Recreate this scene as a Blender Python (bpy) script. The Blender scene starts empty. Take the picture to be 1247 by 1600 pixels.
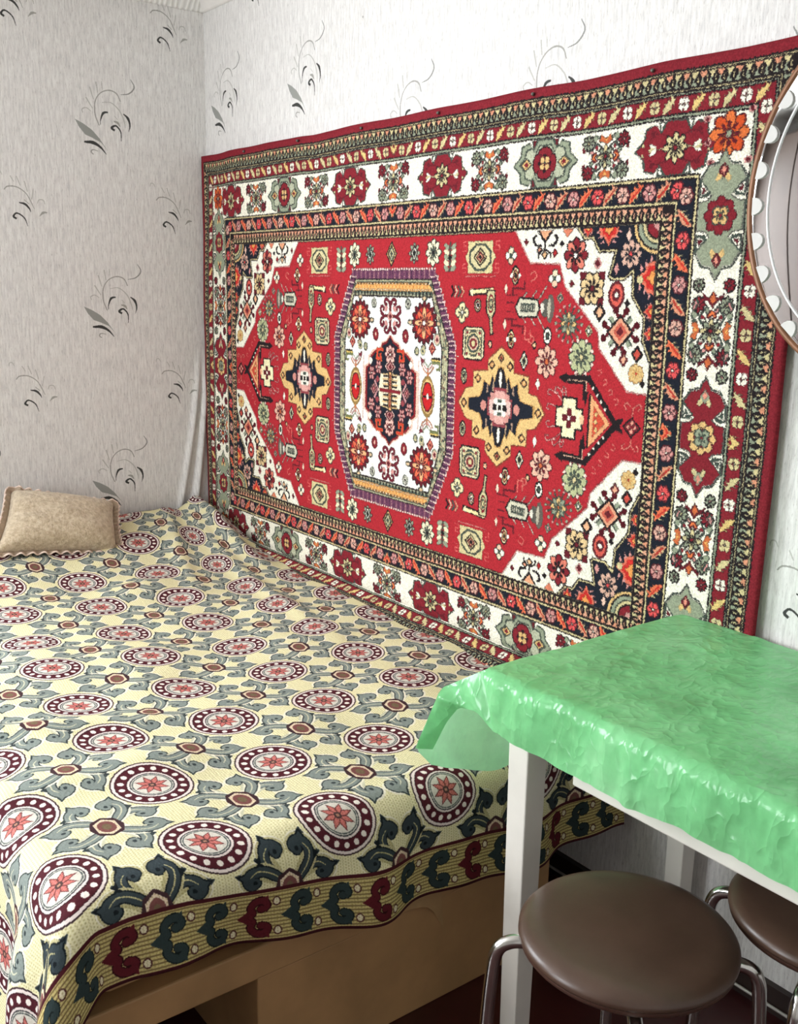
import bpy, bmesh, math, random
import numpy as np
from mathutils import Vector, Matrix

random.seed(4)
RNG = np.random.RandomState(7)
SC = bpy.context.scene
COL = SC.collection
PI = math.pi

# ------------------------------------------------------------------ camera
cam_d = bpy.data.cameras.new('camera')
cam = bpy.data.objects.new('camera', cam_d)
COL.objects.link(cam)
YAW, PIT, ROL = math.radians(142.635), math.radians(-12.508), math.radians(1.086)
_f = Vector((math.cos(PIT)*math.cos(YAW), math.cos(PIT)*math.sin(YAW), math.sin(PIT)))
_r = _f.cross(Vector((0, 0, 1))).normalized()
_u = _r.cross(_f)
_r2 = _r*math.cos(ROL) + _u*math.sin(ROL)
_u2 = -_r*math.sin(ROL) + _u*math.cos(ROL)
_m = Matrix((_r2, _u2, -_f)).transposed().to_4x4()
_m.translation = Vector((3.520, -1.767, 1.423))
cam.matrix_world = _m
cam_d.sensor_fit = 'VERTICAL'
cam_d.sensor_height = 36.0
cam_d.lens = 36.0*1565.0/1600.0
cam_d.clip_start = 0.02
SC.camera = cam

# ------------------------------------------------------------------ world, light, exposure
SC.view_settings.view_transform = 'Standard'
SC.view_settings.look = 'None'
SC.view_settings.gamma = 1.0
SC.view_settings.use_curve_mapping = False
SC.view_settings.exposure = 0.0
wd = bpy.data.worlds.new('overcast_sky')
SC.world = wd
wd.use_nodes = True
wd.node_tree.nodes['Background'].inputs[0].default_value = (0.80, 0.90, 1.0, 1)
wd.node_tree.nodes['Background'].inputs[1].default_value = 1.5

WIN_Z0, WIN_Z1 = 0.82, 2.20
WIN_X0, WIN_X1 = 1.00, 1.95           # added window in the wall facing the carpet, lightens the left wall
WIN_Y0, WIN_Y1 = -2.90, -1.65         # window in the left wall, beyond the bed
def area_light(name, loc, target, sx, sy, energy, colour):
    d = bpy.data.lights.new(name, 'AREA')
    d.shape = 'RECTANGLE'; d.size = sx; d.size_y = sy
    d.energy = energy; d.color = colour
    o = bpy.data.objects.new(name, d); COL.objects.link(o)
    o.location = loc
    o.rotation_euler = (Vector(target)-Vector(loc)).to_track_quat('-Z', 'Y').to_euler()
    return o
ROOM_X, ROOM_Y, FLOOR_Z, CEIL_Z = 4.6, -3.5, -0.05, 2.43
area_light('fill_front', ((WIN_X0+WIN_X1)/2, ROOM_Y-0.17, (WIN_Z0+WIN_Z1)/2), ((WIN_X0+WIN_X1)/2, 0.0, 0.9), 0.93, 1.36, 82.0, (0.93, 0.97, 1.0))  # added fill behind the front window, brightens the left wall
area_light('daylight_left', (-0.17, (WIN_Y0+WIN_Y1)/2, (WIN_Z0+WIN_Z1)/2), (3.0, (WIN_Y0+WIN_Y1)/2+0.6, 0.7), 1.23, 1.36, 118.0, (0.93, 0.97, 1.0))

# ------------------------------------------------------------------ node helpers
def srgb(r, g, b):
    out = []
    for c in (r, g, b):
        c /= 255.0
        out.append(c/12.92 if c <= 0.04045 else ((c+0.055)/1.055)**2.4)
    return (*out, 1.0)

class NT:
    def __init__(self, name):
        self.m = bpy.data.materials.new(name); self.m.use_nodes = True
        self.t = self.m.node_tree; self.b = self.t.nodes['Principled BSDF']
    def n(self, kind, **kw):
        nd = self.t.nodes.new(kind)
        for k, v in kw.items():
            if k.startswith('_'): setattr(nd, k[1:], v)
            else: nd.inputs[k.replace('__', ' ')].default_value = v
        return nd
    def l(self, a, b): self.t.links.new(a, b)
    def set(self, **kw):
        for k, v in kw.items(): self.b.inputs[k.replace('_', ' ')].default_value = v
        return self
    def ramp(self, fac, stops):
        r = self.n('ShaderNodeValToRGB'); e = r.color_ramp.elements
        while len(e) < len(stops): e.new(0.5)
        for i, (p, c) in enumerate(stops): e[i].position = p; e[i].color = c
        self.l(fac, r.inputs[0]); return r.outputs[0]
    def noise(self, scale, coord=None, detail=4.0, rough=0.55, stretch=None):
        nz = self.n('ShaderNodeTexNoise', Scale=scale, Detail=detail, Roughness=rough)
        if coord is None: coord = self.coord()
        if stretch:
            mp = self.n('ShaderNodeMapping'); mp.inputs['Scale'].default_value = stretch
            self.l(coord, mp.inputs['Vector']); coord = mp.outputs[0]
        self.l(coord, nz.inputs['Vector']); return nz.outputs['Fac']
    def coord(self, which='Object'):
        return self.n('ShaderNodeTexCoord').outputs[which]
    def bump(self, h, strength=0.3, dist=0.01):
        b = self.n('ShaderNodeBump', Strength=strength, Distance=dist)
        self.l(h, b.inputs['Height']); self.l(b.outputs[0], self.b.inputs['Normal']); return b
    def mix(self, fac, a, b, mode='MIX'):
        mx = self.n('ShaderNodeMix', _data_type='RGBA', _blend_type=mode)
        for sock, val in ((0, fac), (6, a), (7, b)):
            if isinstance(val, (int, float, tuple)): mx.inputs[sock].default_value = val
            else: self.l(val, mx.inputs[sock])
        return mx.outputs[2]

def plain(name, col, rough=0.6, metal=0.0, var=0.08, scale=14.0, bump=0.0, bscale=200.0):
    k = NT(name).set(Roughness=rough, Metallic=metal)
    c = srgb(*col)
    dark = tuple(x*(1-var*1.6) for x in c[:3])+(1,); light = tuple(min(1, x*(1+var)) for x in c[:3])+(1,)
    k.l(k.ramp(k.noise(scale), [(0.3, dark), (0.7, light)]), k.b.inputs['Base Color'])
    if bump: k.bump(k.noise(bscale), bump, 0.003)
    return k.m

def pixel_image(name, arr):
    """arr: rows bottom-up, floats 0..1, sRGB encoded, RGB or RGBA"""
    h, w, c = arr.shape
    px = np.ones((h, w, 4), np.float32); px[..., :c] = arr
    im = bpy.data.images.new(name, w, h, alpha=(c == 4))
    im.pixels.foreach_set(np.clip(px, 0, 1).ravel()); im.update(); im.pack()
    return im

# ------------------------------------------------------------------ painter: patterns woven / printed on cloth, computed here
class Canvas:
    """fills polygons in metre coordinates on a numpy array (row 0 = y0)"""
    def __init__(self, w, h, px, x0=0.0, y0=0.0, bg=(255, 255, 255)):
        self.px, self.x0, self.y0 = px, x0, y0
        self.W, self.H = int(round(w/px)), int(round(h/px))
        self.a = np.empty((self.H, self.W, 3), np.float32); self.a[:] = np.array(bg)/255.0
        self.T = [(1+0j, 0j, False)]
    def push(self, x, y, rot=0.0, s=1.0, flip=False):
        self.T.append((s*complex(math.cos(rot), math.sin(rot)), complex(x, y), flip))
    def pop(self): self.T.pop()
    def _tf(self, pts):
        z = np.array([complex(p[0], p[1]) for p in pts])
        for a, b, fl in reversed(self.T):
            if fl: z = -np.conj(z)
            z = a*z+b
        return z
    def poly(self, pts, col):
        z = self._tf(pts)
        X = (z.real-self.x0)/self.px-0.5; Y = (z.imag-self.y0)/self.px-0.5
        i0, i1 = max(0, int(math.floor(X.min()))), min(self.W-1, int(math.ceil(X.max())))
        j0, j1 = max(0, int(math.floor(Y.min()))), min(self.H-1, int(math.ceil(Y.max())))
        if i1 < i0 or j1 < j0: return
        gx = np.arange(i0, i1+1, dtype=np.float32)[None, :]; gy = np.arange(j0, j1+1, dtype=np.float32)[:, None]
        ins = np.zeros((j1-j0+1, i1-i0+1), bool)
        n = len(X)
        for k in range(n):
            xa, ya, xb, yb = X[k], Y[k], X[(k+1) % n], Y[(k+1) % n]
            if ya == yb: continue
            c = (ya > gy) != (yb > gy)
            ins ^= c & (gx < (xb-xa)*(gy-ya)/(yb-ya)+xa)
        self.a[j0:j1+1, i0:i1+1][ins] = np.array(col, np.float32)/255.0
    def ell(self, x, y, rx, ry, col, rot=0.0, n=16):
        c, s = math.cos(rot), math.sin(rot)
        self.poly([(x+rx*math.cos(t)*c-ry*math.sin(t)*s, y+rx*math.cos(t)*s+ry*math.sin(t)*c)
                   for t in [2*PI*(k+0.5)/n for k in range(n)]], col)
    def rect(self, x0, y0, x1, y1, col): self.poly([(x0, y0), (x1, y0), (x1, y1), (x0, y1)], col)
    def dia(self, x, y, rx, ry, col): self.poly([(x-rx, y), (x, y-ry), (x+rx, y), (x, y+ry)], col)
    def line(self, pts, w, col, closed=False):
        self.stroke(list(pts)+([pts[0]] if closed else []), [w], col, smooth=False)
    def stroke(self, pts, ws, col, smooth=True, n=7):
        P = np.array(pts, float)
        if smooth and len(P) > 2:
            Q = np.vstack([2*P[0]-P[1], P, 2*P[-1]-P[-2]]); out = []
            for i in range(1, len(Q)-2):
                for k in range(n):
                    t = k/n; a, b, c, d = Q[i-1], Q[i], Q[i+1], Q[i+2]
                    out.append(0.5*(2*b+(c-a)*t+(2*a-5*b+4*c-d)*t*t+(3*b-a-3*c+d)*t**3))
            out.append(P[-1]); P = np.array(out)
        m = len(P)
        w = np.interp(np.linspace(0, 1, m), np.linspace(0, 1, len(ws)), ws)/2 if len(ws) > 1 else np.full(m, ws[0]/2)
        if smooth:
            d = np.gradient(P, axis=0); d /= np.linalg.norm(d, axis=1)[:, None]+1e-12
            nr = np.stack([-d[:, 1], d[:, 0]], 1)
            L, R = P+nr*w[:, None], P-nr*w[:, None]
            self.poly(list(L)+list(R[::-1]), col)
        else:
            for i in range(m-1):
                d = P[i+1]-P[i]; ln = np.linalg.norm(d)
                if ln < 1e-9: continue
                d /= ln; nr = np.array([-d[1], d[0]])*w[i]; e = d*w[i]
                self.poly([P[i]-e+nr, P[i+1]+e+nr, P[i+1]+e-nr, P[i]-e-nr], col)
    def flower(self, x, y, n, r, petal, out, mid, ry=None, rot=0.0, petal2=None, fat=0.55):
        ry = ry or r
        for k in range(n):
            t = rot+2*PI*k/n; col = petal2 if (petal2 and k % 2) else petal
            pr, pw = r*0.40, r*PI/n*fat*0.98
            cx, cy = x+0.60*r*math.cos(t), y+0.60*ry*math.sin(t); an = math.atan2(ry*math.sin(t), r*math.cos(t))
            self.ell(cx, cy, pr+0.0024, pw+0.0022, out, an, 10)
        for k in range(n):
            t = rot+2*PI*k/n; col = petal2 if (petal2 and k % 2) else petal
            pr, pw = r*0.40, r*PI/n*fat*0.98
            cx, cy = x+0.60*r*math.cos(t), y+0.60*ry*math.sin(t); an = math.atan2(ry*math.sin(t), r*math.cos(t))
            self.ell(cx, cy, pr+0.0010, pw+0.0012, out, an, 10); self.ell(cx, cy, pr, pw, col, an, 10)
            if r > 0.018: self.ell(x+0.42*r*math.cos(t), y+0.42*ry*math.sin(t), pr*0.42, pw*0.30, out, an, 8)
        self.ell(x, y, r*0.24, ry*0.24, out, 0, 8); self.ell(x, y, r*0.16, ry*0.16, mid, 0, 8)

# palette of the carpet
RED, DRED, MAR = (176, 46, 54), (134, 41, 50), (104, 36, 44)
CRE, NAV, BLK = (250, 245, 226), (34, 38, 48), (40, 34, 36)
GLD, PEA, PNK = (226, 188, 126), (220, 152, 120), (212, 150, 144)
GRN, DGR, TAN, ORA = (152, 160, 136), (72, 84, 76), (214, 200, 150), (206, 108, 66)
PUR = (112, 66, 92)
FX, FY, BW = 0.93, 0.43, 0.32                # half field, border width

def rug_pattern():
    px = 0.00125
    c = Canvas(FX+BW, FY+BW, px)
    def fr(d, col): c.rect(-0.01, -0.01, FX+d, FY+d, col)
    fr(0.32, DRED); fr(0.2985, BLK); fr(0.2955, TAN); fr(0.292, BLK); fr(0.260, TAN); fr(0.257, BLK); fr(0.2535, GRN)
    fr(0.2515, BLK); fr(0.249, DRED); fr(0.2165, BLK); fr(0.2135, GRN); fr(0.209, BLK); fr(0.2065, CRE)
    fr(0.096, BLK); fr(0.0935, TAN); fr(0.0885, BLK); fr(0.085, NAV); fr(0.0465, BLK); fr(0.0445, TAN); fr(0.0395, BLK)
    fr(0.037, BLK); fr(0.0055, BLK); fr(0.0040, TAN); fr(0.001, BLK); fr(0.0, RED)
    # --- reciprocal tooth bands
    def teeth(d0, d1, per, ca, cb, cc):
        w = d1-d0
        for side in (0, 1):
            half, base = ((FX, FY) if side == 0 else (FY, FX))
            n = int((half+d1)/per)+1
            for k in range(n):
                s = k*per
                if s > half+d0-0.002: break
                def P(a, b):
                    return (s+a*per, base+d0+b*w) if side == 0 else (base+d0+b*w, s+a*per)
                c.poly([P(0.05, 0.95), P(0.95, 0.95), P(0.62, 0.55), P(0.45, 0.42)], ca if k % 2 else cc)
                c.poly([P(0.10, 0.06), P(0.80, 0.06), P(0.45, 0.36), P(0.62, 0.62), P(0.30, 0.5)], cb)
                c.poly([P(0.78, 0.30), P(0.98, 0.18), P(0.98, 0.7), P(0.84, 0.62)], cc)
    teeth(0.262, 0.291, 0.0205, PEA, GRN, TAN)
    teeth(0.007, 0.036, 0.0188, PEA, TAN, (226, 170, 140))
    # --- small flower-and-leaf bands
    def leafband(d, r, perx, pery, mode):
        for side, per in ((0, perx), (1, pery)):
            half, base = ((FX, FY) if side == 0 else (FY, FX))
            k = 0
            while k*per < half+d+0.01:
                s = k*per
                for what, off in (('f', 0.5), ('l', 0.0)):
                    u = s+off*per
                    if u > half+d+0.006: continue
                    x, y = (u, base+d) if side == 0 else (base+d, u)
                    if what == 'f':
                        if mode == 0: c.flower(x, y, 4, r, CRE if k % 2 else TAN, DRED, GRN, rot=PI/4, fat=0.75)
                        else: c.flower(x, y, 6, r, (PNK, (230, 90, 90), (226, 178, 160))[k % 3], MAR, CRE, fat=0.8)
                    else:
                        c.push(x, y, (0.75 if side == 0 else 0.75+PI/2), 1.0)
                        col = (TAN if k % 2 else (226, 196, 128)) if mode == 0 else (PEA if k % 2 else (232, 120, 84))
                        c.stroke([(-1.5*r, -0.15*r), (-0.3*r, 0.1*r), (1.5*r, 0.0)], [0.3*r, 1.15*r, 0.25*r], col)
                        for q in (-0.7, 0.0, 0.7):
                            c.poly([(q*r, 0.2*r), (q*r+0.45*r, 1.05*r), (q*r+0.5*r, 0.1*r)], col)
                            c.poly([(q*r, -0.2*r), (q*r-0.35*r, -0.9*r), (q*r+0.3*r, -0.2*r)], col if mode == 0 else TAN)
                        if mode == 1: c.stroke([(-1.0*r, 0), (1.0*r, 0.05*r)], [0.3*r, 0.2*r], (200, 60, 50))
                        c.pop()
                k += 1
    leafband(0.2330, 0.0142, 0.072, 0.085, 0)
    leafband(0.0655, 0.0172, 0.072, 0.088, 1)
    # --- main white border
    BM = 0.151
    def medal(x, y, rot, ground, red_in):
        c.push(x, y, rot)
        o = [(-0.100, 0.0), (-0.078, 0.018), (-0.074, 0.040), (-0.050, 0.047), (-0.036, 0.030), (-0.022, 0.052), (0.022, 0.052), (0.036, 0.030),
             (0.050, 0.047), (0.074, 0.040), (0.078, 0.018), (0.100, 0.0)]
        o = o+[(a, -b) for a, b in o[::-1]]
        c.poly([(a*1.05, b*1.05) for a, b in o], DGR); c.poly(o, ground)
        for sx in (-1, 1):
            for sy in (-1, 1):
                c.poly([(sx*0.024, sy*0.053), (sx*0.044, sy*0.053), (sx*0.038, sy*0.026)], DGR)
                c.poly([(sx*0.029, sy*0.051), (sx*0.040, sy*0.051), (sx*0.037, sy*0.034)], CRE if red_in else MAR)
        if red_in:
            c.flower(0, 0, 8, 0.030, TAN, BLK, DRED)
            for sx in (-1, 1):
                for sy in (-1, 1): c.stroke([(sx*0.020, sy*0.024), (sx*0.046, sy*0.030), (sx*0.066, sy*0.020)], [0.003, 0.004, 0.002], MAR); c.ell(sx*0.058, sy*0.032, 0.006, 0.005, MAR); c.ell(sx*0.083, sy*0.010, 0.004, 0.004, TAN)
            for sx in (-1, 1):
                c.stroke([(sx*0.026, 0), (sx*0.045, 0)], [0.003], TAN)
                for a in (-0.5, 0, 0.5):
                    c.push(sx*0.046, 0, (0 if sx > 0 else PI)+a); c.ell(0.011, 0, 0.011, 0.0045, CRE if a else TAN); c.pop()
        else:
            c.poly([(a*0.86, b*0.80) for a, b in o], DGR); c.poly([(a*0.82, b*0.74) for a, b in o], (186, 190, 164))
            c.flower(0, 0, 4, 0.036, DRED, BLK, TAN, fat=0.8); c.flower(0, 0, 4, 0.018, GLD, MAR, DGR, rot=PI/4)
            for sx in (-1, 1):
                c.dia(sx*0.060, 0, 0.020, 0.015, DGR); c.dia(sx*0.060, 0, 0.017, 0.012, GLD); c.dia(sx*0.060, 0, 0.008, 0.006, DRED)
        c.pop()
    def connector(x, y, rot, s=1.0):
        c.push(x, y, rot, s)
        for sx in (-1, 1):
            for sy in (-1, 1):
                c.stroke([(sx*0.010, sy*0.020), (sx*0.026, sy*0.030), (sx*0.040, sy*0.020), (sx*0.050, sy*0.010)], [0.003, 0.004, 0.003], DGR)
                c.ell(sx*0.041, sy*0.012, 0.0085, 0.0055, DGR, sx*sy*0.6); c.ell(sx*0.041, sy*0.012, 0.0060, 0.0034, (GRN if sx*sy > 0 else PNK), sx*sy*0.6)
                c.ell(sx*0.017, sy*0.040, 0.0045, 0.0075, DGR, -sx*sy*0.4); c.ell(sx*0.066, sy*0.020, 0.0050, 0.0070, MAR)
        c.flower(0, 0, 8, 0.024, TAN, BLK, DRED, ry=0.027, petal2=GRN)
        for sy in (-1, 1):
            c.poly([(-0.013, sy*0.050), (-0.019, sy*0.036), (0, sy*0.028), (0.019, sy*0.036), (0.013, sy*0.050), (0.005, sy*0.043), (-0.005, sy*0.043)], ORA)
            c.poly([(-0.008, sy*0.043), (0, sy*0.033), (0.008, sy*0.043), (0, sy*0.040)], (246, 178, 100))
            for sx in (-1, 1):
                c.stroke([(sx*0.020, sy*0.012), (sx*0.033, sy*0.030), (sx*0.024, sy*0.046), (sx*0.034, sy*0.050)], [0.003, 0.003], DGR)
                c.ell(sx*0.033, sy*0.042, 0.008, 0.007, GRN); c.ell(sx*0.027, sy*0.022, 0.004, 0.005, DRED)
        for sx in (-1, 1):
            c.stroke([(sx*0.026, 0.011), (sx*0.036, 0.0), (sx*0.026, -0.011)], [0.009, 0.013, 0.009], MAR)
            c.stroke([(sx*0.028, 0.009), (sx*0.036, 0.0), (sx*0.028, -0.009)], [0.004, 0.008, 0.004], (226, 120, 72))
            c.flower(sx*0.053, sx*0.034, 8, 0.0165, DRED, BLK, PNK); c.flower(sx*0.052, -sx*0.034, 8, 0.0175, GRN, BLK, TAN)
        c.pop()
    yb = FY+BM
    connector(0.0, yb, 0); medal(0.212, yb, 0, DRED, True); connector(0.397, yb, 0, 0.95); medal(0.588, yb, 0, GRN, False)
    connector(0.772, yb, 0, 0.95); medal(0.958, yb, 0, DRED, True)
    c.flower(1.085, yb+0.015, 8, 0.044, (224, 118, 64), MAR, GRN, petal2=(206, 84, 44), fat=0.7)
    for dx, dy in ((-0.05, 0.035), (-0.035, -0.05), (0.045, -0.05), (0.045, 0.045), (-0.045, -0.01)):
        c.ell(1.085+dx*1.05, yb+0.012+dy*0.98, 0.009, 0.007, PNK); c.ell(1.085+dx*1.05, yb+0.012+dy*0.98, 0.004, 0.004, MAR)
    xb = FX+BM
    def longmedal(y, ground, fl1, fl2):
        c.push(xb, y, PI/2)
        o = [(-0.122, 0.0), (-0.098, 0.014), (-0.094, 0.034), (-0.070, 0.050), (-0.052, 0.044), (-0.040, 0.020), (-0.030, 0.030), (-0.026, 0.052), (0.026, 0.052)]
        o = o+[(-a, b) for a, b in o[:-2][::-1]]
        o = o+[(a, -b) for a, b in o[::-1]]
        c.poly([(a*1.05, b*1.06) for a, b in o], DGR); c.poly([(a*1.02, b*1.02) for a, b in o], CRE); c.poly(o, ground)
        for sx in (-1, 1):
            for sy in (-1, 1):
                c.poly([(sx*0.036, sy*0.053), (sx*0.074, sy*0.055), (sx*0.046, sy*0.026), (sx*0.037, sy*0.032)], DGR)
                c.poly([(sx*0.039, sy*0.050), (sx*0.066, sy*0.050), (sx*0.046, sy*0.030)], CRE)
                c.poly([(sx*0.044, sy*0.047), (sx*0.058, sy*0.046), (sx*0.047, sy*0.036)], MAR if ground == GRN else DGR)
            c.push(sx*0.082, 0, 0 if sx > 0 else PI)
            c.ell(-0.008, 0.010, 0.010, 0.006, GLD if ground == GRN else TAN, -0.5); c.ell(-0.008, -0.010, 0.010, 0.006, GLD if ground == GRN else TAN, 0.5)
            c.dia(0.004, 0, 0.016, 0.012, MAR if ground == GRN else GRN); c.dia(0.005, 0, 0.011, 0.006, (232, 150, 130)); c.pop()
        c.flower(0, 0, 8, 0.036, fl1, MAR, fl2, fat=0.8); c.flower(0, 0, 4, 0.02, fl2, DGR, DRED, rot=PI/4)
        c.pop()
    longmedal(0.0, DRED, GLD, GRN); longmedal(0.442, GRN, DRED, GLD)
    connector(xb, 0.218, PI/2, 0.98)
    for dy in (-0.062, 0.062):
        y = 0.218+dy; sg = 1 if dy > 0 else -1
        c.dia(xb, y, 0.012, 0.018, MAR); c.dia(xb, y, 0.009, 0.014, ORA)
        for sx in (-1, 1):
            c.stroke([(xb, y-sg*0.012), (xb+sx*0.012, y), (xb+sx*0.026, y+sg*0.012)], [0.003, 0.006, 0.002], MAR)
            c.ell(xb+sx*0.036, y+sg*0.028, 0.014, 0.013, BLK); c.flower(xb+sx*0.036, y+sg*0.028, 7, 0.013, DRED if sx*sg > 0 else GRN, BLK, PNK)
            c.ell(xb+sx*0.042, y-sg*0.012, 0.006, 0.013, DGR, sx*sg*0.4); c.ell(xb+sx*0.042, y-sg*0.012, 0.003, 0.009, PNK, sx*sg*0.4)
    # --- white corner with navy inner corner
    wh = [(0.500, 0.432), (0.556, 0.356), (0.652, 0.353), (0.675, 0.300), (0.783, 0.203), (0.789, 0.167), (0.877, 0.077), (0.932, 0.075), (0.932, 0.432)]
    c.poly(wh, (246, 242, 224)); c.line(wh[:8], 0.0035, PNK)
    nv = [(0.706, 0.432), (0.726, 0.409), (0.751, 0.410), (0.772, 0.380), (0.821, 0.381), (0.807, 0.325), (0.812, 0.320), (0.847, 0.320), (0.873, 0.338), (0.876, 0.284),
          (0.912, 0.237), (0.912, 0.190), (0.932, 0.150)]
    c.poly(nv+[(0.932, 0.432)], NAV); c.line(nv, 0.0085, BLK); c.line(nv, 0.0040, TAN)
    for rr, col in ((0.066, GLD), (0.058, BLK), (0.055, GRN), (0.045, DGR), (0.042, TAN), (0.034, BLK), (0.030, DRED), (0.014, PNK)):
        c.poly([(0.932+rr*math.cos(t), 0.432+rr*math.sin(t)*0.92) for t in np.linspace(PI, 1.5*PI, 12)]+[(0.932, 0.432)], col)
    c.flower(0.862, 0.372, 8, 0.030, (218, 176, 156), NAV, (226, 80, 80), fat=0.75)
    def palm(x, y, rot, s):
        c.push(x, y, rot, s)
        for k, (r, col) in enumerate(((0.034, (226, 120, 96)), (0.026, (206, 52, 48)), (0.015, (240, 160, 90)))):
            c.poly([(-r, 0), (-r*0.8, r*0.7), (-r*0.4, r*0.75), (0, r*1.45), (r*0.4, r*0.75), (r*0.8, r*0.7), (r, 0)], col)
        for sx in (-1, 1):
            for q in range(3): c.poly([(sx*(0.034-q*0.009), 0.006+q*0.012), (sx*(0.046-q*0.008), 0.012+q*0.014), (sx*(0.030-q*0.009), 0.014+q*0.012)], PNK)
        c.pop()
    palm(0.796, 0.430, PI, 0.85); palm(0.931, 0.322, PI/2, 1.05); palm(0.735, 0.430, PI, 0.42); palm(0.931, 0.252, PI/2, 0.5); palm(0.931, 0.205, PI/2, 0.4)
    c.dia(0.853, 0.412, 0.008, 0.015, (240, 200, 180)); c.dia(0.825, 0.341, 0.008, 0.014, PNK); c.ell(0.892, 0.318, 0.009, 0.009, TAN)
    c.flower(0.702, 0.372, 8, 0.036, DRED, BLK, CRE, petal2=(226, 130, 110), fat=0.75, ry=0.040)
    for k in range(4): c.poly([(0.757+sx*0.028+a*0.009, 0.298+sy*0.028+b*0.009) for sx, sy in [((-1, -1), (1, -1), (1, 1), (-1, 1))[k]] for a, b in ((-1, -1), (1, -1), (1, 1), (-1, 1))], MAR)
    c.flower(0.757, 0.298, 8, 0.037, (226, 196, 146), BLK, MAR, fat=0.8, rot=PI/8)
    c.ell(0.830, 0.285, 0.023, 0.030, MAR); c.ell(0.830, 0.285, 0.018, 0.025, (216, 96, 84)); c.ell(0.830, 0.285, 0.011, 0.013, MAR); c.ell(0.830, 0.285, 0.007, 0.006, CRE)
    c.push(0.847, 0.206)
    for k in range(4):
        c.push(0, 0, k*PI/2)
        for sx in (-1, 1):
            c.stroke([(0.0, 0.026), (sx*0.008, 0.036), (sx*0.016, 0.044)], [0.007, 0.009, 0.004], MAR); c.ell(sx*0.015, 0.046, 0.008, 0.008, (84, 26, 34))
        c.stroke([(0.018, 0.018), (0.030, 0.030)], [0.010, 0.010], GRN); c.stroke([(0.016, 0.024), (0.028, 0.036)], [0.003], DGR)
        c.pop()
    c.dia(0, 0, 0.038, 0.038, BLK); c.dia(0, 0, 0.031, 0.031, (226, 160, 128)); c.dia(0, 0, 0.020, 0.020, (200, 96, 80)); c.dia(0, 0, 0.010, 0.010, MAR)
    c.pop()
    for x, y, r, a, b in ((0.785, 0.247, 0.019, BLK, (236, 180, 140)), (0.899, 0.160, 0.017, BLK, (204, 84, 72)), (0.862, 0.146, 0.014, MAR, (232, 170, 140)), (0.769, 0.353, 0.013, PNK, MAR),
                          (0.694, 0.308, 0.008, MAR, MAR), (0.634, 0.378, 0.009, MAR, (180, 50, 50)), (0.655, 0.398, 0.007, BLK, BLK), (0.862, 0.268, 0.008, BLK, BLK), (0.918, 0.098, 0.008, BLK, BLK),
                          (0.585, 0.385, 0.010, BLK, PEA), (0.540, 0.405, 0.008, MAR, MAR)):
        c.dia(x, y, r, r*1.15, a); c.dia(x, y, r*0.6, r*0.7, b)
    c.flower(0.899, 0.118, 8, 0.020, (222, 190, 130), (200, 150, 90), (200, 60, 50), fat=0.9)
    c.poly([(0.575, 0.430), (0.628, 0.430), (0.602, 0.400)], BLK); c.poly([(0.582, 0.430), (0.622, 0.430), (0.602, 0.408)], (236, 170, 130))
    c.stroke([(0.602, 0.402), (0.602, 0.380)], [0.003], BLK); c.dia(0.602, 0.375, 0.011, 0.011, BLK); c.dia(0.602, 0.375, 0.007, 0.007, (236, 190, 140))
    for sx in (-1, 1):
        c.stroke([(0.602+sx*0.010, 0.395), (0.602+sx*0.030, 0.398), (0.602+sx*0.037, 0.412), (0.602+sx*0.028, 0.420)], [0.003, 0.006, 0.007, 0.004], BLK)
        c.stroke([(0.602, 0.388), (0.602+sx*0.018, 0.378), (0.602+sx*0.020, 0.366)], [0.003, 0.004], BLK)
    c.poly([(0.655, 0.431), (0.690, 0.431), (0.672, 0.412)], (220, 130, 100))
    # --- field motifs
    def lozenge(x, y, rx, ry, cols):
        for k, col in enumerate(cols): q = 1-k/len(cols)*0.92; c.dia(x, y, rx*q, ry*q, col)
    def oval(x, y, rx, ry, cols):
        for k, col in enumerate(cols): q = 1-k/len(cols)*0.9; c.ell(x, y, rx*q, ry*q, col, 0, 12)
    lozenge(0.0, 0.386, 0.026, 0.036, (BLK, GLD, BLK, GRN, TAN, DGR))
    c.flower(0.105, 0.386, 8, 0.024, GRN, MAR, CRE, ry=0.030); lozenge(0.105, 0.386, 0.016, 0.022, (BLK, CRE, DGR, BLK))
    c.flower(0.187, 0.386, 8, 0.032, (248, 238, 200), DGR, BLK, ry=0.038, fat=0.7)
    for k in range(5):
        y = 0.345+k*0.014
        for sx in (-1, 1): c.ell(0.256+sx*0.014, y, 0.012, 0.007, (238, 228, 190) if k % 2 else GRN, sx*0.5)
    c.stroke([(0.256, 0.338), (0.256, 0.412)], [0.005], DGR); c.dia(0.256, 0.372, 0.008, 0.008, BLK)
    c.rect(0.329, 0.333, 0.423, 0.411, TAN); c.poly([(0.318, 0.372), (0.333, 0.352), (0.333, 0.392)], TAN); c.poly([(0.434, 0.372), (0.419, 0.352), (0.419, 0.392)], TAN)
    c.poly([(0.376+0.045*math.cos(t+PI/8), 0.372+0.036*math.sin(t+PI/8)) for t in np.linspace(0, 2*PI, 9)[:-1]], DGR)
    c.poly([(0.376+0.039*math.cos(t+PI/8), 0.372+0.031*math.sin(t+PI/8)) for t in np.linspace(0, 2*PI, 9)[:-1]], (216, 204, 158))
    lozenge(0.376, 0.372, 0.026, 0.024, (BLK, TAN, MAR, PEA, BLK))
    for sx in (-1, 1):
        x = 0.376+sx*0.062
        for y0 in (0.345, 0.400): c.line([(x-0.008, y0-0.012), (x+0.008, y0-0.012), (x+0.008, y0), (x-0.004, y0), (x-0.004, y0+0.010), (x+0.008, y0+0.010)], 0.0022, (226, 110, 104))
    c.line([(0.318, 0.325), (0.434, 0.325)], 0.0022, (232, 140, 130))
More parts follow.
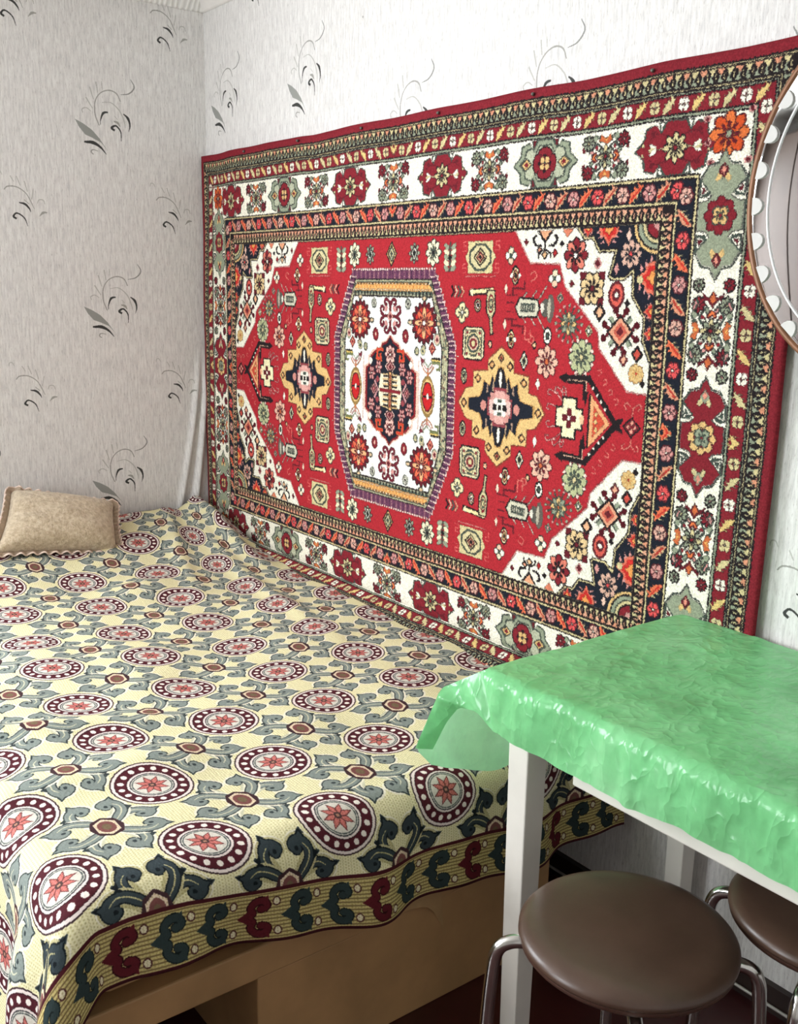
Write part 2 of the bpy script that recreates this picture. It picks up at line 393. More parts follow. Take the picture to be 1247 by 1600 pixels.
    for x, y, r in ((0.489, 0.374, 0.020), (0.638, 0.320, 0.020)):
        for a, b, col in ((1, 0, CRE), (-1, 0, CRE), (0, 1, (240, 224, 190)), (0, -1, (240, 200, 170))): c.ell(x+a*r*0.55, y+b*r*0.6, r*0.5, r*0.5, DGR); c.ell(x+a*r*0.55, y+b*r*0.6, r*0.42, r*0.42, col)
        c.ell(x, y, r*0.25, r*0.25, DGR)
    # box, pitcher
    c.poly([(0.328, 0.199), (0.392, 0.199), (0.402, 0.188), (0.402, 0.124), (0.392, 0.113), (0.328, 0.113), (0.318, 0.124), (0.318, 0.188)], BLK)
    c.poly([(0.330, 0.196), (0.390, 0.196), (0.399, 0.187), (0.399, 0.125), (0.390, 0.116), (0.330, 0.116), (0.321, 0.125), (0.321, 0.187)], (228, 214, 172))
    c.rect(0.328, 0.122, 0.392, 0.190, DGR); oval(0.360, 0.156, 0.030, 0.030, (TAN, DGR, (220, 190, 160), DRED, TAN)); 
    for sx in (-1, 1):
        for sy in (-1, 1): c.poly([(0.360+sx*0.030, 0.156+sy*0.033), (0.360+sx*0.008, 0.156+sy*0.033), (0.360+sx*0.030, 0.156+sy*0.012)], (222, 208, 166)); c.ell(0.360+sx*0.024, 0.156+sy*0.027, 0.004, 0.004, DRED)
    c.line([(0.345, 0.284), (0.422, 0.290)], 0.016, BLK); c.line([(0.347, 0.286), (0.424, 0.291)], 0.010, (250, 226, 168)); c.poly([(0.338, 0.291), (0.352, 0.296), (0.352, 0.276), (0.345, 0.278)], (250, 232, 190))
    c.poly([(0.404, 0.293), (0.436, 0.293), (0.440, 0.240), (0.430, 0.222), (0.414, 0.222), (0.402, 0.240)], BLK); c.poly([(0.407, 0.290), (0.433, 0.290), (0.436, 0.241), (0.428, 0.226), (0.416, 0.226), (0.406, 0.241)], (206, 196, 150))
    oval(0.421, 0.258, 0.011, 0.024, (DRED, TAN, DGR, TAN)); c.stroke([(0.422, 0.226), (0.425, 0.205), (0.428, 0.180)], [0.015, 0.012, 0.014], BLK); c.stroke([(0.422, 0.226), (0.425, 0.205), (0.428, 0.183)], [0.009, 0.007, 0.009], (190, 176, 136))
    c.flower(0.312, 0.233, 4, 0.026, (240, 222, 172), DGR, CRE, fat=0.6); oval(0.372, 0.253, 0.014, 0.018, (BLK, TAN, DRED, CRE, BLK))
    for k in range(4):
        x = 0.268+k*0.013; c.line([(x, 0.298), (x+0.009, 0.286), (x, 0.274)], 0.0055, (BLK, (230, 190, 160), DGR, PEA)[k])
    # beetle
    for x0, x1, y in ((0.480, 0.515, 0.280), (0.475, 0.515, 0.222), (0.480, 0.505, 0.262), (0.480, 0.505, 0.240)): c.line([(x0, y), (x1, y)], 0.0035, MAR)
    c.line([(0.500, 0.222), (0.500, 0.206), (0.540, 0.206), (0.540, 0.190)], 0.0045, MAR); c.line([(0.500, 0.280), (0.500, 0.296), (0.540, 0.296), (0.540, 0.312)], 0.0045, MAR)
    for sy in (-1, 1):
        for a, b, e in ((0.530, 0.548, 0.036), (0.560, 0.580, 0.040), (0.585, 0.612, 0.050)): c.line([(a, 0.251+sy*0.016), (b, 0.251+sy*e)], 0.003, (206, 200, 180))
        c.stroke([(0.560, 0.251+sy*0.062), (0.578, 0.251+sy*0.072), (0.572, 0.251+sy*0.085), (0.558, 0.251+sy*0.078)], [0.003, 0.003], (226, 120, 108))
    c.poly([(0.508, 0.251), (0.524, 0.276), (0.585, 0.274), (0.596, 0.251), (0.585, 0.228), (0.524, 0.226)], BLK); c.poly([(0.512, 0.251), (0.526, 0.272), (0.583, 0.270), (0.592, 0.251), (0.583, 0.232), (0.526, 0.230)], (210, 206, 182))
    c.rect(0.530, 0.241, 0.578, 0.261, DGR); 
    for k in range(6): c.rect(0.532+k*0.008, 0.244, 0.536+k*0.008, 0.258, (190, 186, 164))
    c.ell(0.612, 0.251, 0.016, 0.022, (92, 92, 84)); c.ell(0.602, 0.251, 0.007, 0.013, (226, 222, 206)); c.ell(0.628, 0.251, 0.013, 0.034, (104, 96, 88)); c.ell(0.624, 0.251, 0.006, 0.024, (186, 178, 158))
    for x, y in ((0.507, 0.327), (0.500, 0.173)): oval(x, y, 0.014, 0.024, (BLK, (240, 220, 170), DRED, GLD, BLK)); c.ell(x-0.014, y, 0.005, 0.006, CRE); c.ell(x+0.014, y, 0.005, 0.006, CRE)
    c.dia(0.475, 0.208, 0.007, 0.014, (246, 214, 190)); c.dia(0.475, 0.295, 0.007, 0.014, (246, 214, 190))
    c.line([(0.548, 0.205), (0.548, 0.175), (0.566, 0.175), (0.566, 0.200)], 0.0028, (226, 120, 108))
    oval(0.423, 0.157, 0.008, 0.010, (BLK, (240, 200, 160), PEA)); oval(0.327, 0.070, 0.013, 0.022, (BLK, (240, 226, 180), DGR, TAN, BLK)); lozenge(0.549, 0.123, 0.016, 0.026, (BLK, CRE, TAN, DGR, BLK))
    c.flower(0.625, 0.126, 8, 0.038, (232, 184, 160), MAR, ORA, fat=0.72, ry=0.040); oval(0.623, 0.187, 0.014, 0.022, (BLK, CRE, CRE, BLK, DGR)); oval(0.582, 0.163, 0.008, 0.009, (BLK, PEA, TAN))
    c.dia(0.599, 0.071, 0.008, 0.016, CRE); c.flower(0.737, 0.144, 8, 0.039, (186, 190, 146), DGR, TAN, fat=0.75, ry=0.042)
    for k in range(8): c.ell(0.737+0.036*math.cos(k*PI/4+0.39), 0.144+0.040*math.sin(k*PI/4+0.39), 0.005, 0.005, (244, 214, 200))
    for k in range(16): c.push(0.691, 0.218, k*PI/8); c.stroke([(0.018, 0), (0.042, 0)], [0.004, 0.004], DGR if k % 2 else (120, 74, 70)); c.ell(0.042, 0, 0.004, 0.004, PNK if k % 2 else GRN); c.pop()
    c.flower(0.691, 0.218, 8, 0.026, GLD, DGR, ORA, petal2=GRN); lozenge(0.755, 0.204, 0.013, 0.015, (TAN, DGR, CRE)); lozenge(0.660, 0.276, 0.012, 0.013, (GRN, DGR, PNK))
    c.flower(0.30, 0.118, 4, 0.0, CRE, CRE, CRE)
    # star medallion
    st = [(0, 0.152), (0.048, 0.118), (0.048, 0.090), (0.102, 0.086), (0.102, 0.044), (0.130, 0.040), (0.158, 0.0)]
    st = st+[(x, -y) for x, y in st[:-1][::-1]]; st = st+[(-x, y) for x, y in st[1:-1][::-1]]
    c.push(0.467, 0)
    c.poly([(x*1.04, y*1.04) for x, y in st], (150, 60, 50)); c.poly(st, GLD)
    for x, y in ((0, 0.125), (0.034, 0.106), (-0.034, 0.106), (0.085, 0.068), (-0.085, 0.068), (0.138, 0), (-0.138, 0)):
        for s in (1, -1): lozenge(x, y*s, 0.013, 0.013, (BLK, (200, 140, 90), DRED if x == 0 else GLD))
    nvp = [(0.010, 0.098), (0.022, 0.062), (0.030, 0.078), (0.040, 0.050), (0.062, 0.064), (0.064, 0.042), (0.074, 0.022), (0.118, 0.014)]
    nvp = nvp+[(x, -y) for x, y in nvp[::-1]]; nvp = nvp+[(-x, y) for x, y in nvp[::-1]]
    c.poly([(x*1.06, y*1.06) for x, y in nvp], (196, 150, 90)); c.poly(nvp, NAV)
    for s in (1, -1):
        c.ell(0, s*0.072, 0.012, 0.030, BLK); c.ell(0, s*0.072, 0.006, 0.022, CRE); c.ell(s*0.062, 0, 0.012, 0.014, (206, 140, 128))
        for k in (-1, 1): c.stroke([(k*0.026, s*0.040), (k*0.026, s*0.066)], [0.008, 0.003], (190, 160, 130)); c.stroke([(k*0.048, s*0.034), (k*0.048, s*0.056)], [0.008, 0.003], (170, 140, 120))
    for w, h, col in ((0.046, 0.024, (150, 70, 76)), (0.024, 0.050, (150, 70, 76)), (0.036, 0.036, (210, 150, 140)), (0.040, 0.018, (226, 190, 180)), (0.018, 0.042, (226, 170, 160)), (0.022, 0.022, CRE), (0.026, 0.008, BLK), (0.008, 0.020, DGR), (0.012, 0.012, CRE), (0.006, 0.006, BLK)):
        c.rect(-w, -h, w, h, col)
    c.pop()
    # arrow shaped motif at the field's end
    for sy in (1, -1):
        c.line([(0.690, sy*0.094), (0.764, sy*0.097), (0.851, 0.0)], 0.0135, BLK); c.line([(0.700, sy*0.086), (0.752, sy*0.088), (0.752, sy*0.050)], 0.008, BLK); c.line([(0.700, sy*0.0895), (0.757, sy*0.0905), (0.757, sy*0.046)], 0.0028, (236, 190, 160))
        c.poly([(0.668, sy*0.093), (0.694, sy*0.106), (0.694, sy*0.080)], BLK); c.poly([(0.748, sy*0.066), (0.758, sy*0.030), (0.764, sy*0.066)], BLK)
        for k in range(4): c.ell(0.778+k*0.013, sy*(0.076-k*0.0145), 0.004, 0.004, CRE)
        for k, (x, y) in enumerate(((0.790, 0.105), (0.808, 0.085), (0.826, 0.063), (0.843, 0.044))):
            c.stroke([(x, sy*y), (x+0.010, sy*(y+0.006)), (x+0.008, sy*(y+0.014)), (x-0.002, sy*(y+0.012))], [0.0025], (226, 120, 110))
        for x, y in ((0.640, 0.062), (0.664, 0.070), (0.688, 0.072), (0.640, 0.028)):
            c.stroke([(0.690, sy*0.030), ((x+0.69)/2+0.006, sy*y*0.8), (x, sy*y), (x-0.006, sy*(y-0.012)), (x+0.006, sy*(y-0.014))], [0.0026], (240, 170, 160))
    c.poly([(0.772, 0.062), (0.834, 0.0), (0.772, -0.062)], (236, 170, 120)); c.poly([(0.784, 0.036), (0.820, 0.0), (0.784, -0.036)], (206, 80, 60)); c.line([(0.770, 0.06), (0.770, -0.06)], 0.004, BLK)
    for k in (-1, 0, 1): c.dia(0.792, k*0.018, 0.006, 0.007, GLD)
    c.poly([(0.843, 0.010), (0.874, 0.017), (0.862, 0.0), (0.874, -0.017), (0.843, -0.010)], BLK)
    for w, h, col in ((0.044, 0.026, BLK), (0.024, 0.050, BLK), (0.040, 0.022, (246, 234, 190)), (0.020, 0.046, (246, 234, 190)), (0.022, 0.007, MAR), (0.007, 0.022, MAR), (0.005, 0.005, CRE)): c.rect(0.708-w, -h, 0.708+w, h, col)
    c.ell(0.749, 0, 0.008, 0.012, (246, 190, 150))
    c.dia(0.896, 0, 0.026, 0.024, BLK); c.dia(0.896, 0, 0.021, 0.019, DRED); 
    for a, b in ((0.010, 0), (-0.010, 0), (0, 0.009), (0, -0.009)): c.ell(0.896+a, b, 0.005, 0.005, (236, 160, 140))
    for sy in (1, -1):
        c.stroke([(0.896, sy*0.024), (0.896, sy*0.040), (0.880, sy*0.052), (0.872, sy*0.046), (0.880, sy*0.038)], [0.003], (226, 130, 116)); c.stroke([(0.896, sy*0.040), (0.912, sy*0.052), (0.920, sy*0.046), (0.912, sy*0.038)], [0.003], (226, 130, 116))
    # --- central medallion
    def ocf(tx, ty, sx, sy): return [(-0.01, -0.01), (-0.01, ty), (tx, ty), (sx, sy), (sx, -0.01)]
    outer = [(0.200, 0.346), (0.293, 0.150)]
    c.poly(ocf(0.197, 0.343, 0.287, 0.150), PUR)
    k = 0.0
    for i in range(18):                                            # cream comb hooks of the fringe
        x = 0.006+i*0.0112; c.line([(x, 0.318), (x, 0.340)], 0.0026, (206, 150, 150) if i % 2 else (70, 44, 66)); c.rect(x-0.004, 0.341, x+0.004, 0.347, (236, 210, 200))
    for i in range(11):
        t = (i+0.5)/11; x, y = 0.205+(0.291-0.205)*t, 0.335-(0.335-0.150)*t
        c.line([(x-0.030, y-0.004), (x, y), (x, y-0.009)], 0.0042, (232, 200, 192)); c.line([(x-0.030, y-0.010), (x-0.006, y-0.008)], 0.003, (60, 40, 60))
    for i in range(9):
        y = 0.146-i*0.0172; c.line([(0.262, y), (0.291, y), (0.291, y-0.009)], 0.0042, (232, 200, 192)); c.line([(0.262, y-0.007), (0.284, y-0.006)], 0.003, (60, 40, 60))
    c.poly(ocf(0.182, 0.318, 0.262, 0.146), BLK); c.poly(ocf(0.180, 0.315, 0.259, 0.145), (176, 174, 142))
    for i in range(160):                                           # mottled border of the medallion
        t = random.random(); w = random.random()*0.026
        if t < 0.5: x, y = 0.186+(0.256-0.186)*t*2-w*0.8, 0.305-(0.305-0.145)*t*2-w*0.2
        else: x, y = 0.257-w, 0.145-(t-0.5)*2*0.145
        c.rect(x-0.0022, y-0.0032, x+0.0022, y+0.0032, random.choice((DGR, (214, 200, 156), (128, 96, 84), (100, 110, 90))))
    c.poly([(-0.01, 0.310), (0.172, 0.310), (0.190, 0.276), (-0.01, 0.276)], DGR); c.poly([(-0.01, 0.307), (0.174, 0.307), (0.186, 0.284), (-0.01, 0.284)], (224, 164, 96))
    for i in range(24): c.rect(i*0.0076-0.002, 0.302, i*0.0076+0.002, 0.306, CRE if i % 2 else BLK); c.rect(i*0.0078-0.002, 0.286, i*0.0078+0.0015, 0.290, CRE); c.rect(i*0.0078, 0.292, i*0.0078+0.003, 0.299, (206, 130, 70) if i % 2 else (240, 196, 120)); c.rect(i*0.0078-0.002, 0.272, i*0.0078+0.002, 0.281, BLK if i % 2 else GRN)
    c.poly(ocf(0.190, 0.271, 0.235, 0.136), BLK); c.poly(ocf(0.187, 0.268, 0.231, 0.135), (250, 247, 236))
    c.flower(0.155, 0.200, 16, 0.056, MAR, BLK, CRE, ry=0.060, fat=0.8); c.ell(0.155, 0.200, 0.040, 0.043, (206, 60, 52)); c.flower(0.155, 0.200, 8, 0.042, (240, 178, 128), MAR, CRE, ry=0.044, fat=0.5, petal2=(226, 110, 80))
    for a, b in ((0, 0.066), (0, -0.066), (0.062, 0), (-0.062, 0)): c.ell(0.155+a, 0.200+b, 0.011, 0.008, DGR); c.ell(0.155+a, 0.200+b, 0.008, 0.0055, (220, 190, 150))
    c.push(0, 0.214)
    for k in range(4):
        c.push(0, 0, k*PI/2); c.stroke([(0, 0.010), (0, 0.034)], [0.009, 0.009], MAR)
        for sx in (-1, 1): c.stroke([(0, 0.030), (sx*0.012, 0.046), (sx*0.026, 0.044), (sx*0.024, 0.032), (sx*0.014, 0.034)], [0.010, 0.009, 0.009, 0.006], (108, 38, 50)); c.ell(sx*0.020, 0.022, 0.007, 0.007, PNK)
        c.pop()
    c.dia(0, 0, 0.016, 0.016, (216, 150, 140)); c.dia(0, 0, 0.008, 0.008, MAR); c.pop()
    for x, y, a, b, cols in ((0.082, 0.249, 0.013, 0.015, (DGR, CRE, GRN, CRE, BLK)), (0.073, 0.160, 0.015, 0.019, (MAR, DRED, DRED, (236, 180, 160))), (0.212, 0.158, 0.013, 0.017, (GRN, (236, 200, 170), PNK, MAR)), (0.125, 0.122, 0.010, 0.013, (DGR, TAN, GRN))): oval(x, y, a, b, cols)
    lozenge(0.192, 0.133, 0.016, 0.019, (MAR, (206, 90, 80), PEA, DRED)); oval(0.152, 0.124, 0.011, 0.012, (GRN, TAN, DGR))
    ic = [(0, 0.158), (0.016, 0.140), (0.036, 0.134), (0.048, 0.116), (0.074, 0.112), (0.098, 0.092), (0.098, 0.072), (0.118, 0.060), (0.118, -0.01)]
    c.poly([(0, -0.01)]+[(x*1.10+0.002, y*1.04) for x, y in ic], (236, 190, 170)); c.poly([(0, -0.01)]+[(x*1.04, y*1.015) for x, y in ic], (140, 40, 44)); c.poly([(0, -0.01)]+[(x*0.96, y*0.975) for x, y in ic], NAV)
    c.flower(0, 0.105, 8, 0.026, (240, 190, 176), MAR, CRE, ry=0.028, fat=0.75)
    c.line([(0.038, 0.118), (0.062, 0.118), (0.066, 0.092), (0.046, 0.088), (0.048, 0.102)], 0.010, ORA); c.line([(0.038, 0.118), (0.062, 0.118), (0.066, 0.092), (0.046, 0.088), (0.048, 0.102)], 0.005, (206, 60, 50))
    c.dia(0.098, 0.082, 0.010, 0.014, CRE)
    for x, y in ((0.058, 0.066), (0.092, 0.046)): c.flower(x, y, 6, 0.017, PNK, MAR, CRE, ry=0.022)
    lozenge(0, 0.070, 0.026, 0.026, ((236, 200, 186), MAR, PNK, MAR))
    c.poly([(-0.01, 0.060), (0.030, 0.046), (0.046, 0.050), (0.052, 0.030), (0.058, -0.01), (-0.01, -0.01)], (240, 226, 196))
    c.poly([(0.074, 0.030), (0.100, 0.0), (0.074, -0.030), (0.056, 0.0)], (206, 150, 150)); lozenge(0.080, 0.0, 0.018, 0.022, (BLK, PNK, MAR, (200, 120, 120))); 
    for sy in (0.030, ): c.dia(0.062, sy, 0.011, 0.011, (150, 70, 76))
    for q in range(3): c.line([(0.012, 0.012+q*0.015), (0.030, 0.012+q*0.015)], 0.0048, BLK); c.line([(0.012, 0.018+q*0.015), (0.034, 0.018+q*0.015)], 0.004, GLD)
    c.line([(0, 0), (0, 0.050)], 0.020, BLK); c.line([(0, 0), (0, 0.048)], 0.013, (228, 170, 110)); c.line([(0, 0), (0, 0.045)], 0.005, DRED); c.line([(0, 0), (0.046, 0)], 0.009, DRED)
    oval(0.175, 0.0, 0.032, 0.058, ((150, 120, 70), GLD, GLD, DRED, DRED, DRED)); c.ell(0.175, 0, 0.024, 0.042, MAR); c.ell(0.175, 0, 0.020, 0.038, (196, 40, 42)); c.ell(0.175, 0, 0.0055, 0.009, CRE)
    c.line([(0.159, 0), (0.166, 0)], 0.006, BLK); c.line([(0.184, 0), (0.191, 0)], 0.006, BLK); c.stroke([(0.175, 0.056), (0.175, 0.080)], [0.008, 0.004], (196, 120, 70))
    for sx in (-1, 1):
        for q in range(3): c.stroke([(0.175, 0.062+q*0.010), (0.175+sx*0.016, 0.072+q*0.012), (0.175+sx*(0.026-q*0.006), 0.086+q*0.008)], [0.004, 0.003], ((210, 130, 90), PNK, GRN)[q])
    c.line([(0.195, 0.106), (0.226, 0.106)], 0.005, BLK); c.line([(0.192, 0.101), (0.226, 0.101)], 0.005, (226, 196, 110)); c.line([(0.194, 0.095), (0.226, 0.095), (0.226, 0.078), (0.214, 0.078)], 0.0065, (116, 122, 80)); c.poly([(0.140, 0.108), (0.160, 0.098), (0.146, 0.086)], (120, 50, 60))
    c.line([(0.134, 0.094), (0.136, -0.01)], 0.004, (216, 180, 170))
    q = c.a
    full = np.concatenate([q[::-1], q], 0); full = np.concatenate([full[:, ::-1], full], 1)
    # drawing line: a dark row of knots where two colours meet
    h, w, _ = full.shape
    d = np.zeros((h, w), np.float32)
    d[:, :-1] = np.abs(full[:, 1:]-full[:, :-1]).max(-1); d[:-1] = np.maximum(d[:-1], np.abs(full[1:]-full[:-1]).max(-1))
    e = np.clip((d-0.22)*4, 0, 1)[..., None]*0.62
    full = full*(1-e)+e*np.array(BLK, np.float32)/255.0
    # knots wander a little off the drawing
    jj, ii = np.mgrid[0:h, 0:w]
    r1 = np.repeat(np.repeat(RNG.randint(-1, 2, (h//2+1, w//2+1)), 2, 0), 2, 1)[:h, :w]; r2 = np.repeat(np.repeat(RNG.randint(-1, 2, (h//2+1, w//2+1)), 2, 0), 2, 1)[:h, :w]
    full = full[np.clip(jj+r1, 0, h-1), np.clip(ii+r2, 0, w-1)]
    kn = RNG.rand(h//2, w//2); kn = np.repeat(np.repeat(kn, 2, 0), 2, 1)[:h, :w]
    full = full*(0.86+0.20*kn[..., None])
    return full

# ------------------------------------------------------------------ bedspread pattern
BPU, BPV = 0.232, 0.246           # repeat along u (towards the foot) and v
YEL, OLV, SLA, DSL = (237, 230, 188), (196, 184, 116), (112, 122, 118), (46, 54, 56)
WIN, PAL = (82, 34, 42), (234, 220, 214)
def scroll(c, half=False, dark=False):
    body, edge = ((58, 68, 72), (26, 32, 36)) if dark else ((134, 143, 137), (58, 66, 67))  # dark set: same motif with shade worked into the thread colours
    pale = (206, 204, 176) if not dark else (196, 188, 140)
    for k in range(4):
        c.push(0, 0, k*PI/2+PI/4); c.ell(0.030, 0, 0.022, 0.012, (60, 46, 50)); c.stroke([(0.020, 0), (0.058, 0)], [0.012, 0.006, 0.002], pale); c.pop()
    for k in range(4):
        wq = 1.0 if k % 2 == 0 else 0.86
        for fl in (1, -1):
            c.push(0, 0, k*PI/2)
            hk = [(q, fl*p*wq) for q, p in ((0.006, 0.012), (0.026, 0.028), (0.044, 0.038), (0.064, 0.036), (0.073, 0.024), (0.066, 0.013), (0.057, 0.015))]
            c.stroke(hk, [0.020, 0.028, 0.027, 0.027, 0.028, 0.026, 0.020], (238, 232, 210) if not dark else (200, 192, 150))
            c.stroke(hk, [0.014, 0.020, 0.019, 0.019, 0.020, 0.018, 0.014], edge); c.ell(0.0595, fl*0.0185*wq, 0.0115, 0.0105, edge, 0, 12)
            c.poly([(0.070, fl*0.040*wq), (0.092, fl*0.034*wq), (0.078, fl*0.018*wq)], edge); c.poly([(0.036, fl*0.044*wq), (0.050, fl*0.056*wq), (0.060, fl*0.042*wq)], edge)
            c.stroke(hk, [0.010, 0.016, 0.015, 0.015, 0.016, 0.014, 0.0105], body); c.ell(0.0595, fl*0.0185*wq, 0.0092, 0.0082, body, 0, 12); c.ell(0.0600, fl*0.0190*wq, 0.0040, 0.0034, edge, 0, 8)
            c.poly([(0.072, fl*0.036*wq), (0.087, fl*0.032*wq), (0.077, fl*0.022*wq)], body)
            c.stroke([(q, fl*p*wq) for q, p in ((0.016, 0.021), (0.034, 0.034), (0.054, 0.039), (0.068, 0.030))], [0.0015, 0.0022, 0.0022, 0.0012], pale)
            c.stroke([(q, fl*p*wq) for q, p in ((0.030, 0.014), (0.044, 0.022), (0.052, 0.026))], [0.0040, 0.0050, 0.0030], pale)
            c.pop()
    c.poly([(0.031*math.cos(t), 0.026*math.sin(t)) for t in np.linspace(0, 2*PI, 9)[:-1]], (66, 44, 48))
    c.poly([(-0.026, 0), (-0.014, 0.017), (0.014, 0.017), (0.026, 0), (0.014, -0.017), (-0.014, -0.017)], (232, 212, 186)); c.ell(0, 0, 0.0185, 0.0138, (124, 78, 74)); c.ell(0, 0, 0.010, 0.007, (116, 98, 74))

def medallion(c):
    c.push(0, 0, 0, 0.95)
    for r, col in ((0.0795, (64, 46, 50)), (0.0765, PAL), (0.0705, (52, 28, 34)), (0.0690, WIN), (0.0485, (52, 30, 34)), (0.0470, PAL), (0.0425, (70, 70, 72)), (0.0400, (214, 210, 198)), (0.0380, (84, 90, 88)), (0.0360, (218, 212, 200))):
        c.ell(0, 0, r, r, col, 0, 30)
    for k in range(16): t = 2*PI*k/16; c.ell(0.0588*math.cos(t), 0.0588*math.sin(t), 0.0068, 0.0060, (244, 236, 226), t, 10)
    for k in range(8):
        c.push(0, 0, k*PI/4+0.2); c.poly([(0.003, -0.004), (0.016, -0.0075), (0.034, 0), (0.016, 0.0075), (0.003, 0.004)], (110, 60, 60)); c.poly([(0.006, -0.003), (0.016, -0.0052), (0.030, 0), (0.016, 0.0052), (0.006, 0.003)], (208, 122, 116)); c.pop()
    c.ell(0, 0, 0.008, 0.008, (84, 62, 60)); c.ell(0, 0, 0.0035, 0.0035, (190, 140, 120))
    c.pop()

SPU, SPV = 2.62, 1.90             # cloth size, u runs head to foot hem
BAND = 0.100
VOFF = 0.56
def bedspread_pattern():
    px = 0.0014
    c = Canvas(SPU, SPV, px, 0, 0, YEL)
    nu = int(round(BPU/px)); nv = int(round(BPV/px))
    t = Canvas(nu*px, nv*px, px, 0, 0, YEL)
    for a in (-1, 0, 1):
        for b in (-1, 0, 1): t.push(nu*px*(a+0.5), nv*px*(b+0.5), 0, 1.16); scroll(t); t.pop()
    for a in (0, 1):
        for b in (0, 1): t.push(nu*px*a, nv*px*b); medallion(t); t.pop()
    reps = np.tile(t.a, (c.H//nv+2, c.W//nu+2, 1))
    # phase: the band's inner line falls half a repeat below the last row of medallions
    ub = SPU-BAND
    i_line = int(ub/px)
    off = (nu-(i_line-int(nu*0.5)) % nu) % nu
    vo = int(round((1-VOFF)*nv)) % nv
    c.a[:] = reps[vo:vo+c.H, off:off+c.W]
    # half scrolls growing from the band line, the drop's shade put into their colour
    v = nv*px*0.5+VOFF*nv*px
    while v < SPV+0.1:
        c.rect(ub-0.085, v-0.075, ub, v+0.075, YEL) if False else None
        c.push(ub, v, 0, 1.12); scroll(c, dark=True); c.pop()
        v += nv*px
    c.rect(ub, 0, SPU, SPV, (206, 190, 128))
    for k in range(14): c.rect(ub+0.004+k*0.007, 0, ub+0.0065+k*0.007, SPV, (132, 112, 74))
    v = 0.03; k = 0
    while v < SPV:
        col = ((50, 62, 62), (50, 62, 62), (92, 30, 38))[k % 3]; ed = tuple(int(q*0.55) for q in col)
        c.push(ub+BAND*0.5, v, PI/2)
        for grow, cc in ((0.004, ed), (0.0, col)):
            for sy in (-1, 1):
                hk = [(-0.016, sy*0.002), (-0.004, sy*0.008), (-0.008, sy*0.020), (0.002, sy*0.031), (0.016, sy*0.032), (0.023, sy*0.022), (0.016, sy*0.014)]
                c.stroke(hk, [0.010+grow, 0.012+grow, 0.012+grow, 0.013+grow, 0.013+grow, 0.012+grow, 0.010+grow], cc); c.ell(0.0125, sy*0.0165, 0.0080+grow/2, 0.0068+grow/2, cc, 0, 10)
                c.poly([(0.012, sy*0.034), (0.026, sy*0.042), (0.026, sy*0.026)], cc)
            c.poly([(-0.034, 0), (-0.012, 0.014), (-0.004, 0), (-0.012, -0.014)], cc)
        c.pop()
        for du in (0.022, 0.078): c.ell(ub+du, v+0.041, 0.0090, 0.0080, (84, 50, 46)); c.ell(ub+du, v+0.041, 0.0066, 0.0056, (232, 222, 190))
        v += 0.082; k += 1
    c.rect(ub-0.0035, 0, ub+0.0035, SPV, (74, 28, 34)); c.rect(SPU-0.006, 0, SPU, SPV, (74, 30, 36))
    h, w, _ = c.a.shape
    jj, ii = np.mgrid[0:h, 0:w]
    weave = (((ii//2+(jj//3) % 2*1) % 2)*((jj//2) % 2)).astype(np.float32)
    tint = np.array([0.80, 0.78, 0.66], np.float32)
    sat = (c.a.max(-1)-c.a.min(-1) > 0.16) & (c.a[..., 0] > 0.6)
    f = (weave*0.75*sat)[..., None]
    c.a = c.a*(1-f)+c.a*tint*f
    c.a *= (0.95+0.08*RNG.rand(h, w, 1))
    return c.a

